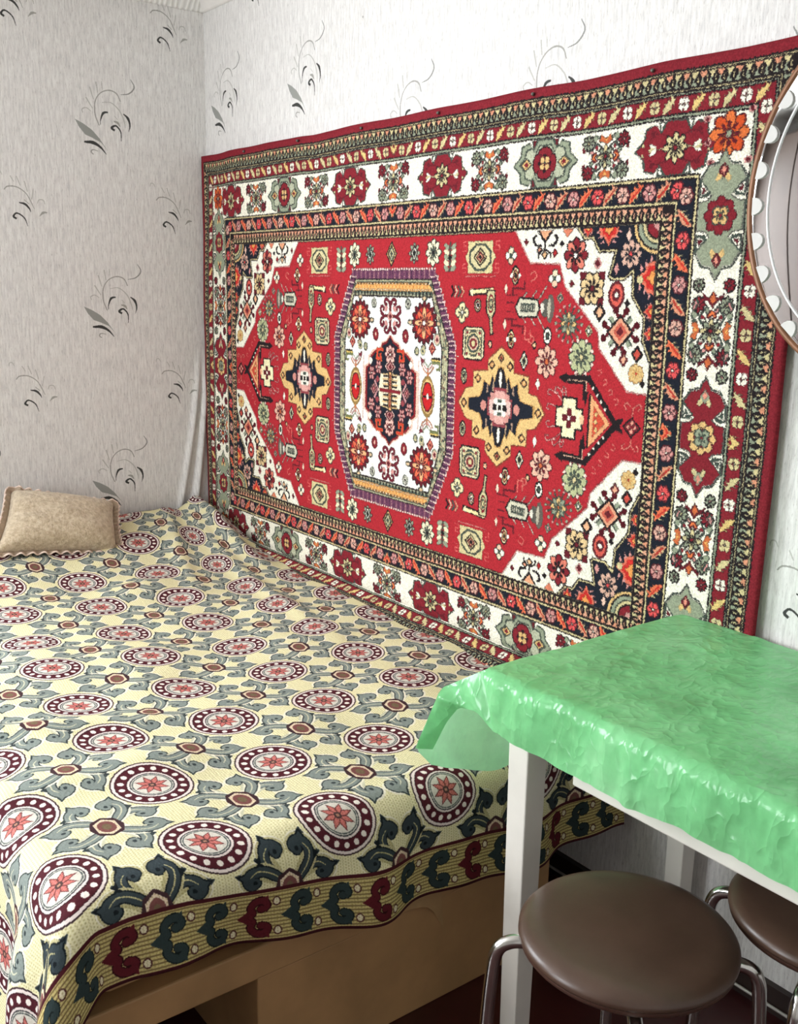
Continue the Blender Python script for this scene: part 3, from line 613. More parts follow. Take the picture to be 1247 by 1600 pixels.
# ------------------------------------------------------------------ wallpaper sprigs
WPW, WPH = 0.53, 0.62
def wallpaper_pattern():
    px = 0.0011
    c = Canvas(WPW, WPH, px, 0, 0, (0, 0, 0))
    mask = Canvas(WPW, WPH, px, 0, 0, (0, 0, 0))
    G, K, L, S = (150, 151, 146), (58, 58, 56), (186, 184, 178), (160, 158, 152)
    big = [('p', [(447, 702), (490, 722), (535, 752), (575, 795), (600, 835), (622, 868), (585, 822), (540, 800), (500, 785), (468, 745)], G),
           ('s', [(492, 826), (540, 826), (580, 848), (612, 887)], [10, 20, 13, 3], K), ('s', [(540, 893), (528, 880), (538, 866), (566, 872)], [6, 8, 3], S),
           ('s', [(578, 725), (558, 660), (562, 590), (592, 540), (640, 518), (682, 532), (702, 574)], [6, 7, 6, 6, 7, 6], S), ('s', [(705, 534), (752, 522), (783, 482), (764, 440)], [3, 7, 8, 4], (140, 140, 136)),
           ('s', [(570, 480), (578, 540)], [8, 20, 5], L), ('s', [(535, 513), (553, 580)], [8, 22, 5], L), ('s', [(512, 573), (546, 632)], [8, 22, 5], L), ('s', [(600, 472), (602, 512)], [5, 14, 4], L),
           ('s', [(492, 662), (488, 644), (510, 632), (536, 648)], [6, 6, 4], L), ('s', [(630, 643), (603, 652), (588, 690), (586, 720)], [8, 14, 6, 2], K),
           ('s', [(598, 592), (650, 588), (697, 630), (720, 690), (724, 722)], [3, 6, 7, 4], L), ('s', [(716, 642), (741, 666), (751, 706), (742, 744)], [6, 16, 9, 2], K),
           ('s', [(664, 744), (647, 730), (672, 716), (697, 748), (698, 802)], [12, 14, 10, 8, 3], K), ('s', [(660, 692), (682, 698), (694, 718)], [6, 15, 5], S), ('s', [(664, 660), (682, 680)], [4, 12, 4], L)]
    small = [('s', [(102, 1260), (86, 1246), (106, 1226), (144, 1252), (161, 1300)], [12, 13, 9, 8, 3], K), ('s', [(120, 1162), (152, 1170), (174, 1194), (183, 1218)], [6, 14, 9, 2], K), ('s', [(148, 1143), (174, 1168)], [4, 12, 4], S),
             ('s', [(43, 1092), (64, 1072), (112, 1072), (160, 1105), (188, 1160), (202, 1196)], [6, 7, 6, 6, 5, 3], S), ('s', [(80, 1008), (98, 1042)], [5, 16, 5], L), ('s', [(114, 1008), (132, 1062)], [6, 20, 5], L), ('s', [(155, 1034), (170, 1096)], [6, 22, 5], L),
             ('s', [(202, 1076), (190, 1140)], [5, 20, 5], L), ('s', [(220, 1162), (230, 1140), (254, 1140), (262, 1164)], [5, 6, 5], L), ('s', [(228, 1238), (248, 1216), (272, 1212)], [3, 15, 6], S), ('s', [(8, 1008), (12, 988), (28, 986), (38, 1006)], [5, 5, 4], L)]
    def draw(items, bx, by, ox, oz, sx, sz):
        for it in items:
            pts = [(ox+(x-bx)*sx, oz-(y-by)*sz) for x, y in it[1]]
            for a in (-1, 0, 1):
                for b in (-1, 0, 1):
                    q = [(x+a*WPW, y+b*WPH) for x, y in pts]
                    if it[0] == 'p': c.poly(q, it[2]); mask.poly(q, (255, 255, 255))
                    else:
                        w = [k*sx*0.92 for k in it[2]]
                        c.stroke(q, w, it[3]); mask.stroke(q, w, (255, 255, 255))
    draw(big, 617, 880, 0.20, 0.06, 0.00064, 0.00057)
    draw(small, 160, 1298, (0.20-0.286) % WPW, (0.06-0.255) % WPH, 0.00060, 0.00054)
    return np.concatenate([c.a, mask.a[..., :1]], -1)

# ------------------------------------------------------------------ mesh helpers
def link(name, me, mat=None, parent=None):
    o = bpy.data.objects.new(name, me); COL.objects.link(o)
    if mat: me.materials.append(mat)
    if parent: o.parent = parent
    return o
def from_bm(name, bm, mat=None, parent=None, smooth=True):
    me = bpy.data.meshes.new(name); bm.to_mesh(me); bm.free()
    if smooth: me.polygons.foreach_set('use_smooth', [True]*len(me.polygons))
    return link(name, me, mat, parent)
def grid_mesh(name, X, Y, Z, mat, parent=None, uv=None, wrap=False, smooth=True):
    """X,Y,Z arrays (rows, cols); uv optional (rows, cols, 2)"""
    h, w = X.shape
    V = np.stack([X, Y, Z], -1).reshape(-1, 3)
    wi = w if wrap else w-1
    j, i = np.mgrid[0:h-1, 0:wi]
    a = j*w+i; b = j*w+(i+1) % w; d = (j+1)*w+(i+1) % w; e = (j+1)*w+i
    F = np.stack([a, b, d, e], -1).reshape(-1, 4)
    me = bpy.data.meshes.new(name)
    me.from_pydata(V.tolist(), [], F.tolist())
    if uv is not None:
        ul = me.uv_layers.new(name='UVMap'); U = uv.reshape(-1, 2)[F.reshape(-1)]
        ul.data.foreach_set('uv', U.astype(np.float32).ravel())
    if smooth: me.polygons.foreach_set('use_smooth', [True]*len(me.polygons))
    me.update()
    return link(name, me, mat, parent)
def add_box(bm, x0, y0, z0, x1, y1, z1, bevel=0.0, seg=2):
    r = bmesh.ops.create_cube(bm, size=1.0)
    vs = r['verts']
    for v in vs: v.co = Vector(((x0+x1)/2+v.co.x*(x1-x0), (y0+y1)/2+v.co.y*(y1-y0), (z0+z1)/2+v.co.z*(z1-z0)))
    if bevel:
        es = list({e for v in vs for e in v.link_edges})
        bmesh.ops.bevel(bm, geom=es, offset=bevel, segments=seg, affect='EDGES', profile=0.5)
def box(name, x0, y0, z0, x1, y1, z1, mat, parent=None, bevel=0.002):
    bm = bmesh.new(); add_box(bm, x0, y0, z0, x1, y1, z1, bevel)
    return from_bm(name, bm, mat, parent, smooth=False)
def tube(name, pts, r, mat, parent=None, seg=12, closed=False, n=6, smooth_path=True):
    P = np.array(pts, float)
    if smooth_path and len(P) > 2:
        Q = np.vstack([P[-1], P, P[0], P[1]]) if closed else np.vstack([2*P[0]-P[1], P, 2*P[-1]-P[-2]])
        out = []
        for i in range(1, len(Q)-2):
            for k in range(n):
                t = k/n; a, b, c, d = Q[i-1], Q[i], Q[i+1], Q[i+2]
                out.append(0.5*(2*b+(c-a)*t+(2*a-5*b+4*c-d)*t*t+(3*b-a-3*c+d)*t**3))
        if not closed: out.append(P[-1])
        P = np.array(out)
    m = len(P)
    if closed: D = np.roll(P, -1, 0)-np.roll(P, 1, 0)
    else: D = np.gradient(P, axis=0)
    D /= np.linalg.norm(D, axis=1)[:, None]
    up = np.array([0.0, 0.0, 1.0]) if abs(D[0][2]) < 0.9 else np.array([1.0, 0, 0])
    nrm = np.cross(D[0], up); nrm /= np.linalg.norm(nrm)
    rows = []
    rr = np.full(m, r) if np.isscalar(r) else np.interp(np.linspace(0, 1, m), np.linspace(0, 1, len(r)), r)
    for k in range(m):
        nrm = nrm-D[k]*np.dot(nrm, D[k]); nrm /= np.linalg.norm(nrm); bn = np.cross(D[k], nrm)
        t = np.arange(seg)*2*PI/seg
        rows.append(P[k]+rr[k]*(np.cos(t)[:, None]*nrm+np.sin(t)[:, None]*bn))
    if closed: rows.append(rows[0])
    R = np.array(rows)
    if not closed:
        R = np.concatenate([np.repeat(P[:1], seg, 0)[None]+(R[:1]-P[0])*0.01, R, np.repeat(P[-1:], seg, 0)[None]+(R[-1:]-P[-1])*0.01])
    return grid_mesh(name, R[..., 0], R[..., 1], R[..., 2], mat, parent, wrap=True)
def lathe(name, prof, mat, parent=None, seg=48, loc=(0, 0, 0)):
    t = np.arange(seg)*2*PI/seg; p = np.array(prof, float)
    return grid_mesh(name, loc[0]+p[:, :1]*np.cos(t), loc[1]+p[:, :1]*np.sin(t), loc[2]+np.repeat(p[:, 1:], seg, 1), mat, parent, wrap=True)
def tag(o, label, cat, group=None):
    o['label'] = label; o['category'] = cat
    if group: o['group'] = group
    return o
def thing(name, label, cat, loc=(0, 0, 0), group=None):
    o = bpy.data.objects.new(name, None); COL.objects.link(o); o.location = loc
    return tag(o, label, cat, group)
def struct(o): o['kind'] = 'structure'; return o
def sm(a, b, x):
    t = np.clip((x-a)/(b-a), 0, 1); return t*t*(3-2*t)
def vnoise(x, y, seed=0, oct=3):
    """smooth value noise on arrays, about -1..1"""
    out = np.zeros_like(x, dtype=float); amp = 1.0; tot = 0
    for o in range(oct):
        r = np.random.RandomState(seed+o*17); G = r.rand(64, 64)*2-1
        fx, fy = x*2**o, y*2**o
        ix, iy = np.floor(fx).astype(int), np.floor(fy).astype(int); tx, ty = fx-ix, fy-iy
        tx, ty = tx*tx*(3-2*tx), ty*ty*(3-2*ty)
        g = lambda a, b: G[a % 64, b % 64]
        out += amp*((g(ix, iy)*(1-tx)+g(ix+1, iy)*tx)*(1-ty)+(g(ix, iy+1)*(1-tx)+g(ix+1, iy+1)*tx)*ty); tot += amp; amp *= 0.5
    return out/tot

# ------------------------------------------------------------------ materials of the room
WP_IMG = pixel_image('sprig_wallpaper', wallpaper_pattern())
def wallpaper(name, axis, ref_u, ref_z, joins=()):
    k = NT(name).set(Roughness=0.62)
    k.b.inputs['Specular IOR Level'].default_value = 0.3
    co = k.coord('Object')
    sp = k.n('ShaderNodeSeparateXYZ'); k.l(co, sp.inputs[0])
    cb = k.n('ShaderNodeCombineXYZ'); k.l(sp.outputs[axis], cb.inputs[0])
    zz = sp.outputs[2]
    for edge, dz in joins:                          # strips hung a little higher or lower
        st = k.n('ShaderNodeMath', _operation='GREATER_THAN'); st.inputs[1].default_value = edge; k.l(sp.outputs[axis], st.inputs[0])
        ma = k.n('ShaderNodeMath', _operation='MULTIPLY_ADD'); ma.inputs[1].default_value = dz; k.l(st.outputs[0], ma.inputs[0]); k.l(zz, ma.inputs[2]); zz = ma.outputs[0]
    k.l(zz, cb.inputs[1])
    mp = k.n('ShaderNodeMapping'); mp.inputs['Scale'].default_value = (1/WPW, 1/WPH, 1)
    mp.inputs['Location'].default_value = ((0.20-ref_u)/WPW, (0.06-ref_z)/WPH, 0)
    k.l(cb.outputs[0], mp.inputs['Vector'])
    im = k.n('ShaderNodeTexImage', _image=WP_IMG, _extension='REPEAT'); k.l(mp.outputs[0], im.inputs[0])
    streak = k.noise(60.0, cb.outputs[0], 5.0, 0.7, (2.6, 0.30, 1.0))
    fine = k.noise(150.0, cb.outputs[0], 3.0, 0.7, (1.9, 0.34, 1.0))
    base = k.ramp(streak, [(0.34, srgb(206, 204, 202)), (0.48, srgb(224, 221, 218)), (0.60, srgb(235, 233, 230)), (0.75, srgb(240, 239, 236))])
    fl = k.ramp(fine, [(0.30, (0.66, 0.64, 0.63, 1)), (0.43, (1, 1, 1, 1))])
    base = k.mix(0.85, base, fl, 'MULTIPLY')
    out = k.mix(im.outputs['Alpha'], base, im.outputs['Color'])
    k.l(out, k.b.inputs['Base Color'])
    k.bump(streak, 0.25, 0.003)
    return k.m
M_WP_L = wallpaper('sprig_wallpaper_side', 1, -0.376, 1.864)
M_WP_B = wallpaper('sprig_wallpaper_rear', 0, 0.155, 1.957, ((0.99, 0.19), (2.05, 0.11)))
M_CEIL = plain('ceiling_whitewash', (240, 238, 234), 0.8, var=0.02)
M_FLOOR = plain('maroon_floor_paint', (62, 20, 20), 0.32, var=0.15, scale=5, bump=0.05, bscale=30)
M_BASEB = plain('dark_brown_baseboard_paint', (44, 30, 26), 0.45)
M_WHITEP = plain('white_window_paint', (240, 240, 238), 0.4, var=0.02)
k = NT('window_glass'); k.t.nodes.remove(k.b)
_tr = k.n('ShaderNodeBsdfTransparent'); _gl = k.n('ShaderNodeBsdfGlossy', Roughness=0.02); _mx = k.n('ShaderNodeMixShader'); _mx.inputs[0].default_value = 0.06
k.l(_tr.outputs[0], _mx.inputs[1]); k.l(_gl.outputs[0], _mx.inputs[2]); k.l(_mx.outputs[0], k.t.nodes['Material Output'].inputs[0])
M_GLASS = k.m

# ------------------------------------------------------------------ room shell
# wall_left: sheet with the window opening; loose wallpaper creases near the corner
def wall_left():
    ys = np.unique(np.concatenate([np.linspace(0, -0.45, 61), np.linspace(-0.45, WIN_Y1, 12), np.linspace(WIN_Y1, WIN_Y0, 3), np.linspace(WIN_Y0, ROOM_Y, 4)]))[::-1]
    zs = np.unique(np.concatenate([np.linspace(FLOOR_Z, 0.5, 6), np.linspace(0.5, 1.3, 61), np.linspace(1.3, CEIL_Z, 12), [WIN_Z0, WIN_Z1]]).round(4))
    Yg, Zg = np.meshgrid(ys, zs)
    a = np.clip((1.22-Zg)/0.66, 0, 1.3)                     # creases fan out towards the bed
    am = sm(0.0, 0.35, a)*sm(0.50, 0.60, Zg+0.05)
    c1 = -0.045-0.105*a**1.5; c2 = -0.022-0.062*a**1.7
    bulge = 0.013*np.exp(-((Yg-c1)/0.010)**2)+0.017*np.exp(-((Yg-c2)/0.011)**2)-0.004*np.exp(-((Yg-(c1+c2)/2)/0.008)**2)
    X = bulge*am
    h, w = X.shape
    V = np.stack([X, Yg, Zg], -1).reshape(-1, 3); F = []
    for j in range(h-1):
        for i in range(w-1):
            yc, zc = (Yg[j, i]+Yg[j, i+1])/2, (Zg[j, i]+Zg[j+1, i])/2
            if WIN_Y0 < yc < WIN_Y1 and WIN_Z0 < zc < WIN_Z1: continue
            q = j*w+i; F.append((q, q+w, q+w+1, q+1))
    me = bpy.data.meshes.new('wall_left'); me.from_pydata(V.tolist(), [], F); me.update()
    me.polygons.foreach_set('use_smooth', [True]*len(me.polygons))
    return struct(link('wall_left', me, M_WP_L))
wall_left()
def slab(name, x0, y0, z0, x1, y1, z1, mat): return struct(box(name, x0, y0, z0, x1, y1, z1, mat, bevel=0))
slab('wall_back', 0, 0, FLOOR_Z, ROOM_X, 0.12, CEIL_Z, M_WP_B)
slab('wall_right', ROOM_X, ROOM_Y, FLOOR_Z, ROOM_X+0.12, 0.12, CEIL_Z, M_WP_L)
def wall_front():
    bm = bmesh.new(); y0, y1 = ROOM_Y-0.12, ROOM_Y
    for x0, z0, x1, z1 in ((0, FLOOR_Z, WIN_X0, CEIL_Z), (WIN_X1, FLOOR_Z, ROOM_X, CEIL_Z), (WIN_X0, FLOOR_Z, WIN_X1, WIN_Z0), (WIN_X0, WIN_Z1, WIN_X1, CEIL_Z)):
        add_box(bm, x0, y0, z0, x1, y1, z1)
    return struct(from_bm('wall_front', bm, M_WP_B, None, False))
wall_front()
slab('floor', -0.12, ROOM_Y-0.12, FLOOR_Z-0.1, ROOM_X+0.12, 0.12, FLOOR_Z, M_FLOOR)
slab('ceiling', -0.12, ROOM_Y-0.12, CEIL_Z, ROOM_X+0.12, 0.12, CEIL_Z+0.1, M_CEIL)
slab('baseboard_back', 0.0, -0.016, FLOOR_Z, ROOM_X, -0.0005, 0.012, M_BASEB)
slab('baseboard_left', 0.0005, ROOM_Y, FLOOR_Z, 0.016, -0.018, 0.012, M_BASEB)
struct(tube('glint_strip', [(0.05, -0.021, -0.030), (ROOM_X-0.01, -0.021, -0.030)], 0.0035, plain('pale_baseboard_glint', (190, 186, 178), 0.4), None, 8, smooth_path=False))  # thin pale strip stands in for a glint along the baseboard
# ceiling mouldings (mitred): printed relief on the left wall, smooth on the back wall
def cornice(name, side, mat):
    prof = [(0.0, 0.0), (0.004, 0.0), (0.010, 0.006), (0.016, 0.020), (0.034, 0.040), (0.048, 0.048), (0.055, 0.0545)]   # out from wall, up
    L = 3.4 if side == 'l' else 4.5
    s = np.concatenate([[0], np.linspace(0.06, L, 60)])
    P = np.array(prof); zb = 2.372
    d = P[:, 0][:, None]; zz = (zb+P[:, 1])[:, None]
    along = np.where(s[None, :] == 0, d, np.broadcast_to(s[None, :], (len(P), len(s))))
    Z = np.broadcast_to(zz, along.shape); D = np.broadcast_to(d, along.shape)+0.0008
    if side == 'l': return struct(grid_mesh(name, D[:, ::-1], -along[:, ::-1], Z[:, ::-1], mat))
    return struct(grid_mesh(name, along, -D, Z, mat))
k = NT('embossed_moulding').set(Roughness=0.7)
_w = k.n('ShaderNodeTexWave', Scale=16.0, Distortion=3.0); _w.bands_direction = 'Y'; k.l(k.coord(), _w.inputs[0])
k.l(k.ramp(_w.outputs['Fac'], [(0.2, srgb(226, 224, 220)), (0.8, srgb(246, 244, 240))]), k.b.inputs['Base Color']); k.bump(_w.outputs['Fac'], 0.6, 0.004)
cornice('trim_1', 'l', k.m); cornice('trim_2', 'b', plain('smooth_moulding', (236, 232, 227), 0.7, var=0.03))
# two windows out of the frame, the front one added for fill: frame, mullion, panes, sill
def window(name, front):
    a0, a1 = (WIN_X0, WIN_X1) if front else (WIN_Y0, WIN_Y1)
    root = bpy.data.objects.new(name, None); COL.objects.link(root); struct(root)
    root.location = ((a0+a1)/2, ROOM_Y, WIN_Z0) if front else (0, (a0+a1)/2, WIN_Z0)
    def wpart(nm, p0, z0, p1, z1, d0, d1, mat, bevel=0.003):
        o = box(nm, p0, ROOM_Y+d0, z0, p1, ROOM_Y+d1, z1, mat, None, bevel) if front else box(nm, d0, p0, z0, d1, p1, z1, mat, None, bevel)
        o.parent = root; o.matrix_parent_inverse = Matrix.Translation(root.location).inverted()
    m = (a0+a1)/2
    for nm, b in (('frame_side', (a0, WIN_Z0, a0+0.06, WIN_Z1)), ('frame_side', (a1-0.06, WIN_Z0, a1, WIN_Z1)), ('mullion', (m-0.04, WIN_Z0+0.06, m+0.04, WIN_Z1-0.06)),
                  ('frame_rail', (a0+0.06, WIN_Z0, a1-0.06, WIN_Z0+0.06)), ('frame_rail', (a0+0.06, WIN_Z1-0.06, a1-0.06, WIN_Z1))):
        wpart(nm, *b, -0.10, -0.04, M_WHITEP)
    wpart('window_sill', a0-0.05, WIN_Z0-0.035, a1+0.05, WIN_Z0-0.001, 0.001, 0.10, M_WHITEP, 0.006)
    for p0, p1 in ((a0+0.06, m-0.04), (m+0.04, a1-0.06)): wpart('pane', p0, WIN_Z0+0.06, p1, WIN_Z1-0.06, -0.073, -0.069, M_GLASS, 0)
window('window_fill', True); window('window_2', False)

# ------------------------------------------------------------------ carpet on the back wall
RUG_IMG = pixel_image('carpet_design', rug_pattern())
def carpet():
    k = NT('knotted_wool').set(Roughness=0.95)
    k.b.inputs['Specular IOR Level'].default_value = 0.1
    uvc = k.coord('UV')
    im = k.n('ShaderNodeTexImage', _image=RUG_IMG, _extension='EXTEND'); k.l(uvc, im.inputs[0])
    wear = k.noise(3.0, uvc, 3)
    k.l(k.mix(1.0, im.outputs['Color'], k.ramp(wear, [(0.3, (0.93, 0.93, 0.93, 1)), (0.7, (1.0, 1.0, 1.0, 1))]), 'MULTIPLY'), k.b.inputs['Base Color'])
    k.bump(k.noise(420.0, uvc, 2.0, 0.6, (1.667, 1, 1)), 0.35, 0.003)
    nx, nz = 241, 181
    U, V = np.meshgrid(np.linspace(0, 1, nx), np.linspace(0, 1, nz))
    dx = (U-0.5)*2*(FX+BW); dv = (V-0.5)*2*(FY+BW)
    x = 1.1825+np.where(dx < -FX, -FX+(dx+FX)*(0.243/BW), dx)
    z = 1.1355+dv
    # sag between the nails along the top edge, lean of the right border
    top = sm(0.80, 1.0, V)
    z = z-0.003*top*(0.5-0.5*np.cos(2*PI*U*7.0))-0.004*vnoise(U*9, V*0+0.5, 3)*top
    x = x+0.010*sm(0.75, 1.0, U)*sm(0.6, 0.0, V)*-1.0
    y = -0.014-0.006*np.abs(vnoise(U*7, V*3, 5))-0.012*np.exp(-((U-0.03)/0.03)**2)*sm(0.0, 0.5, 1-V)
    # the lowest border folds out over the bed
    low = 0.500
    d = np.clip(low-z, 0, None)
    y = y-np.where(d > 0, np.minimum(d, 0.12)*0.80+0.004, 0)-0.006*np.exp(-((z-low-0.006)/0.012)**2)*-1
    z = np.where(d > 0, low-d*0.42, z)
    me_o = grid_mesh('wall_carpet', x, y, z, k.m, uv=np.stack([U, V], -1))
    so = me_o.modifiers.new('thick', 'SOLIDIFY'); so.thickness = 0.009; so.offset = 1.0
    return tag(me_o, 'large red oriental carpet with cream corners and flower borders hanging on the wall', 'carpet')
rug = carpet()
M_NAIL = plain('nail_steel', (120, 118, 112), 0.4, 0.8)
for i in range(1, 7):
    x = i*2.43/7.0
    bmn = bmesh.new(); bmesh.ops.create_cone(bmn, cap_ends=True, segments=10, radius1=0.0045, radius2=0.0030, depth=0.006)
    bmesh.ops.rotate(bmn, verts=bmn.verts, matrix=Matrix.Rotation(PI/2, 3, 'X'))
    bmesh.ops.translate(bmn, verts=bmn.verts, vec=(x-0.01, -0.030, 1.872))
    from_bm('nail', bmn, M_NAIL, rug)

# ------------------------------------------------------------------ bed
M_BEDFAB = plain('worn_tan_upholstery', (188, 150, 104), 0.85, var=0.16, scale=6, bump=0.2, bscale=260)
M_BEDWOOD = plain('tan_bed_board', (176, 136, 92), 0.6, var=0.12, scale=7)
bed = thing('sofa_bed', 'low tan sofa bed under the patterned bedspread', 'bed', (1.05, -0.67, FLOOR_Z))
def child(o, par): o.parent = par; o.matrix_parent_inverse = Matrix.Translation(par.location).inverted(); return o
EX, EY = 2.075, -1.285               # where the top turns over at the foot and at the open side
child(box('mattress', 0.02, EY, 0.262, EX+0.012, -0.075, 0.445, M_BEDFAB, None, 0.03), bed)
child(box('base_frame', 0.02, EY-0.03, 0.195, EX+0.035, -0.08, 0.2615, M_BEDWOOD, None, 0.004), bed)
child(box('storage_box', 0.15, -0.99, FLOOR_Z, EX+0.030, -0.235, 0.1945, M_BEDWOOD, None, 0.004), bed)
for x in (0.12, 1.95):
    child(box('leg', x, -1.24, FLOOR_Z, x+0.05, -1.19, 0.1945, M_BEDWOOD, None, 0.003), bed)
# a torn strip of lining hanging below the bedspread
lx = np.linspace(0, 1, 8); LU, LV = np.meshgrid(lx, np.linspace(0, 1, 8))
lin = grid_mesh('torn_lining', EX+0.042+0.010*np.sin(LU*5)*LV, -0.70+0.13*LU*(1-0.0*LV)+0.02*LV, 0.245-LV*(0.03+0.10*LU**3), M_BEDFAB)
child(lin, bed)

SPR_IMG = pixel_image('bedspread_design', bedspread_pattern())
def bed_top(x, y):
    """height of the bedspread over the mattress"""
    z = 0.474+0.0*x
    z = z+0.100*sm(0.55, 0.0, x)+0.018*sm(0.9, 0.3, x)
    z = z+0.020*vnoise(x*2.6, y*3.4, 11, 2)+0.006*vnoise(x*7, y*6, 13, 2)*sm(2.1, 1.7, x)
    z = z+0.020*np.exp(-((x-0.62)/0.07)**2-((y+0.56)/0.13)**2)             # small mound near the pillow
    z = z+0.050*np.exp(-((y+0.105+0.05*(x-0.2))/0.036)**2)*sm(0.75, 0.20, x)+0.012*np.exp(-((y+0.30+0.3*(x-0.3))/0.03)**2)*sm(0.9, 0.4, x)    # ridge beside the carpet
    z = z+0.012*np.exp(-((y+0.20+0.12*(x-0.5))/0.03)**2)*sm(1.5, 0.9, x)
    z = z+0.015*np.exp(-((x-1.45-0.35*(y+1.2))/0.045)**2)*sm(-0.6, -1.1, y)     # drag crease towards the open side
    z = z+0.013*np.exp(-((x-1.72-0.15*(y+1.2))/0.06)**2)*sm(-0.7, -1.15, y)
    return z
def bedspread():
    k = NT('woven_bedspread').set(Roughness=0.9)
    k.b.inputs['Specular IOR Level'].default_value = 0.12
    uvc = k.coord('UV')
    im = k.n('ShaderNodeTexImage', _image=SPR_IMG, _extension='EXTEND'); k.l(uvc, im.inputs[0])
    k.l(im.outputs['Color'], k.b.inputs['Base Color'])
    wv = k.n('ShaderNodeTexVoronoi', Scale=330.0)
    mp = k.n('ShaderNodeMapping'); mp.inputs['Scale'].default_value = (SPU/SPV, 1.0, 1.0); k.l(uvc, mp.inputs[0]); k.l(mp.outputs[0], wv.inputs['Vector'])
    k.bump(wv.outputs['Distance'], 0.35, 0.002)
    nu, nv = 281, 201
    U, V = np.meshgrid(np.linspace(0, 1, nu), np.linspace(0, 1, nv))
    u = U*SPU; v = V*SPV                      # v=0 at the back wall side, grows towards the open side
    hem = EX+0.175+0.0*u
    y0 = -0.044-v
    s = u-SPU+EX+sum(np.interp(v+q, [0, 0.3, 0.6, 0.75, 0.9, 1.02, 1.14, 1.25, 1.45, 1.9], [0.292, 0.284, 0.270, 0.246, 0.226, 0.208, 0.176, 0.174, 0.200, 0.215]) for q in (-0.05, 0, 0.05))/3 + 0.006*np.sin(v*11)*sm(2.2, 2.5, u)    # position along x before the fold
    wallw = sm(0.0, 0.45, v)
    yy = y0+wallw*0.030*(np.clip(1.9-s, 0, None))+0.035*np.clip(1.9-s, 0, None)**2*wallw
    ex = np.clip(s-EX, 0, None); ey = np.clip(EY-yy, 0, None)
    xt = np.minimum(s, EX); yt = np.maximum(yy, EY)
    e = np.hypot(ex, ey); nx = np.where(e > 0, ex/(e+1e-9), 0); ny = np.where(e > 0, ey/(e+1e-9), 0)
    R = 0.060
    th = np.clip(e/R, 0, PI/2*0.94)
    down = R*(1-np.cos(th))+np.clip(e-R*PI/2*0.94, 0, None)*math.sin(PI/2*0.94)
    out = R*np.sin(th)+np.clip(e-R*PI/2*0.94, 0, None)*math.cos(PI/2*0.94)
    corner = np.clip(4*nx*nx*ny*ny, 0, 1)
    out = out+corner**1.5*0.34*np.clip(e-0.02, 0, None)
    wave = sm(0.06, 0.25, e)*(0.016*np.sin(yy*15+1.0)+0.010*np.sin(yy*31+xt*9))*np.where(ex > 0, 1, 0)*(1-corner)
    wave2 = sm(0.06, 0.25, e)*(0.022*np.sin(xt*13+0.5)+0.012*np.sin(xt*29))*np.where(ey > 0, 1, 0)*(1-corner)
    x = xt+nx*(out+wave+0.004); y = yt-ny*(out+wave2+0.004); z = bed_top(xt, yt)-down
    # edge by the back wall tucks down behind the mattress
    x = np.maximum(x, 0.034)
    o = grid_mesh('bedspread', x, y, z, k.m, uv=np.stack([U, 1-V], -1))
    keep = (s > 0.0)
    bm = bmesh.new(); bm.from_mesh(o.data); bm.verts.ensure_lookup_table()
    kill = [bm.verts[i] for i in np.nonzero(~keep.ravel())[0]]
    bmesh.ops.delete(bm, geom=kill, context='VERTS'); bm.normal_update(); bm.to_mesh(o.data); bm.free()
    so = o.modifiers.new('thick', 'SOLIDIFY'); so.thickness = 0.003; so.offset = 0
    return tag(o, 'yellow and grey woven bedspread with red star medallions draped over the bed', 'bedspread')
bedspread()

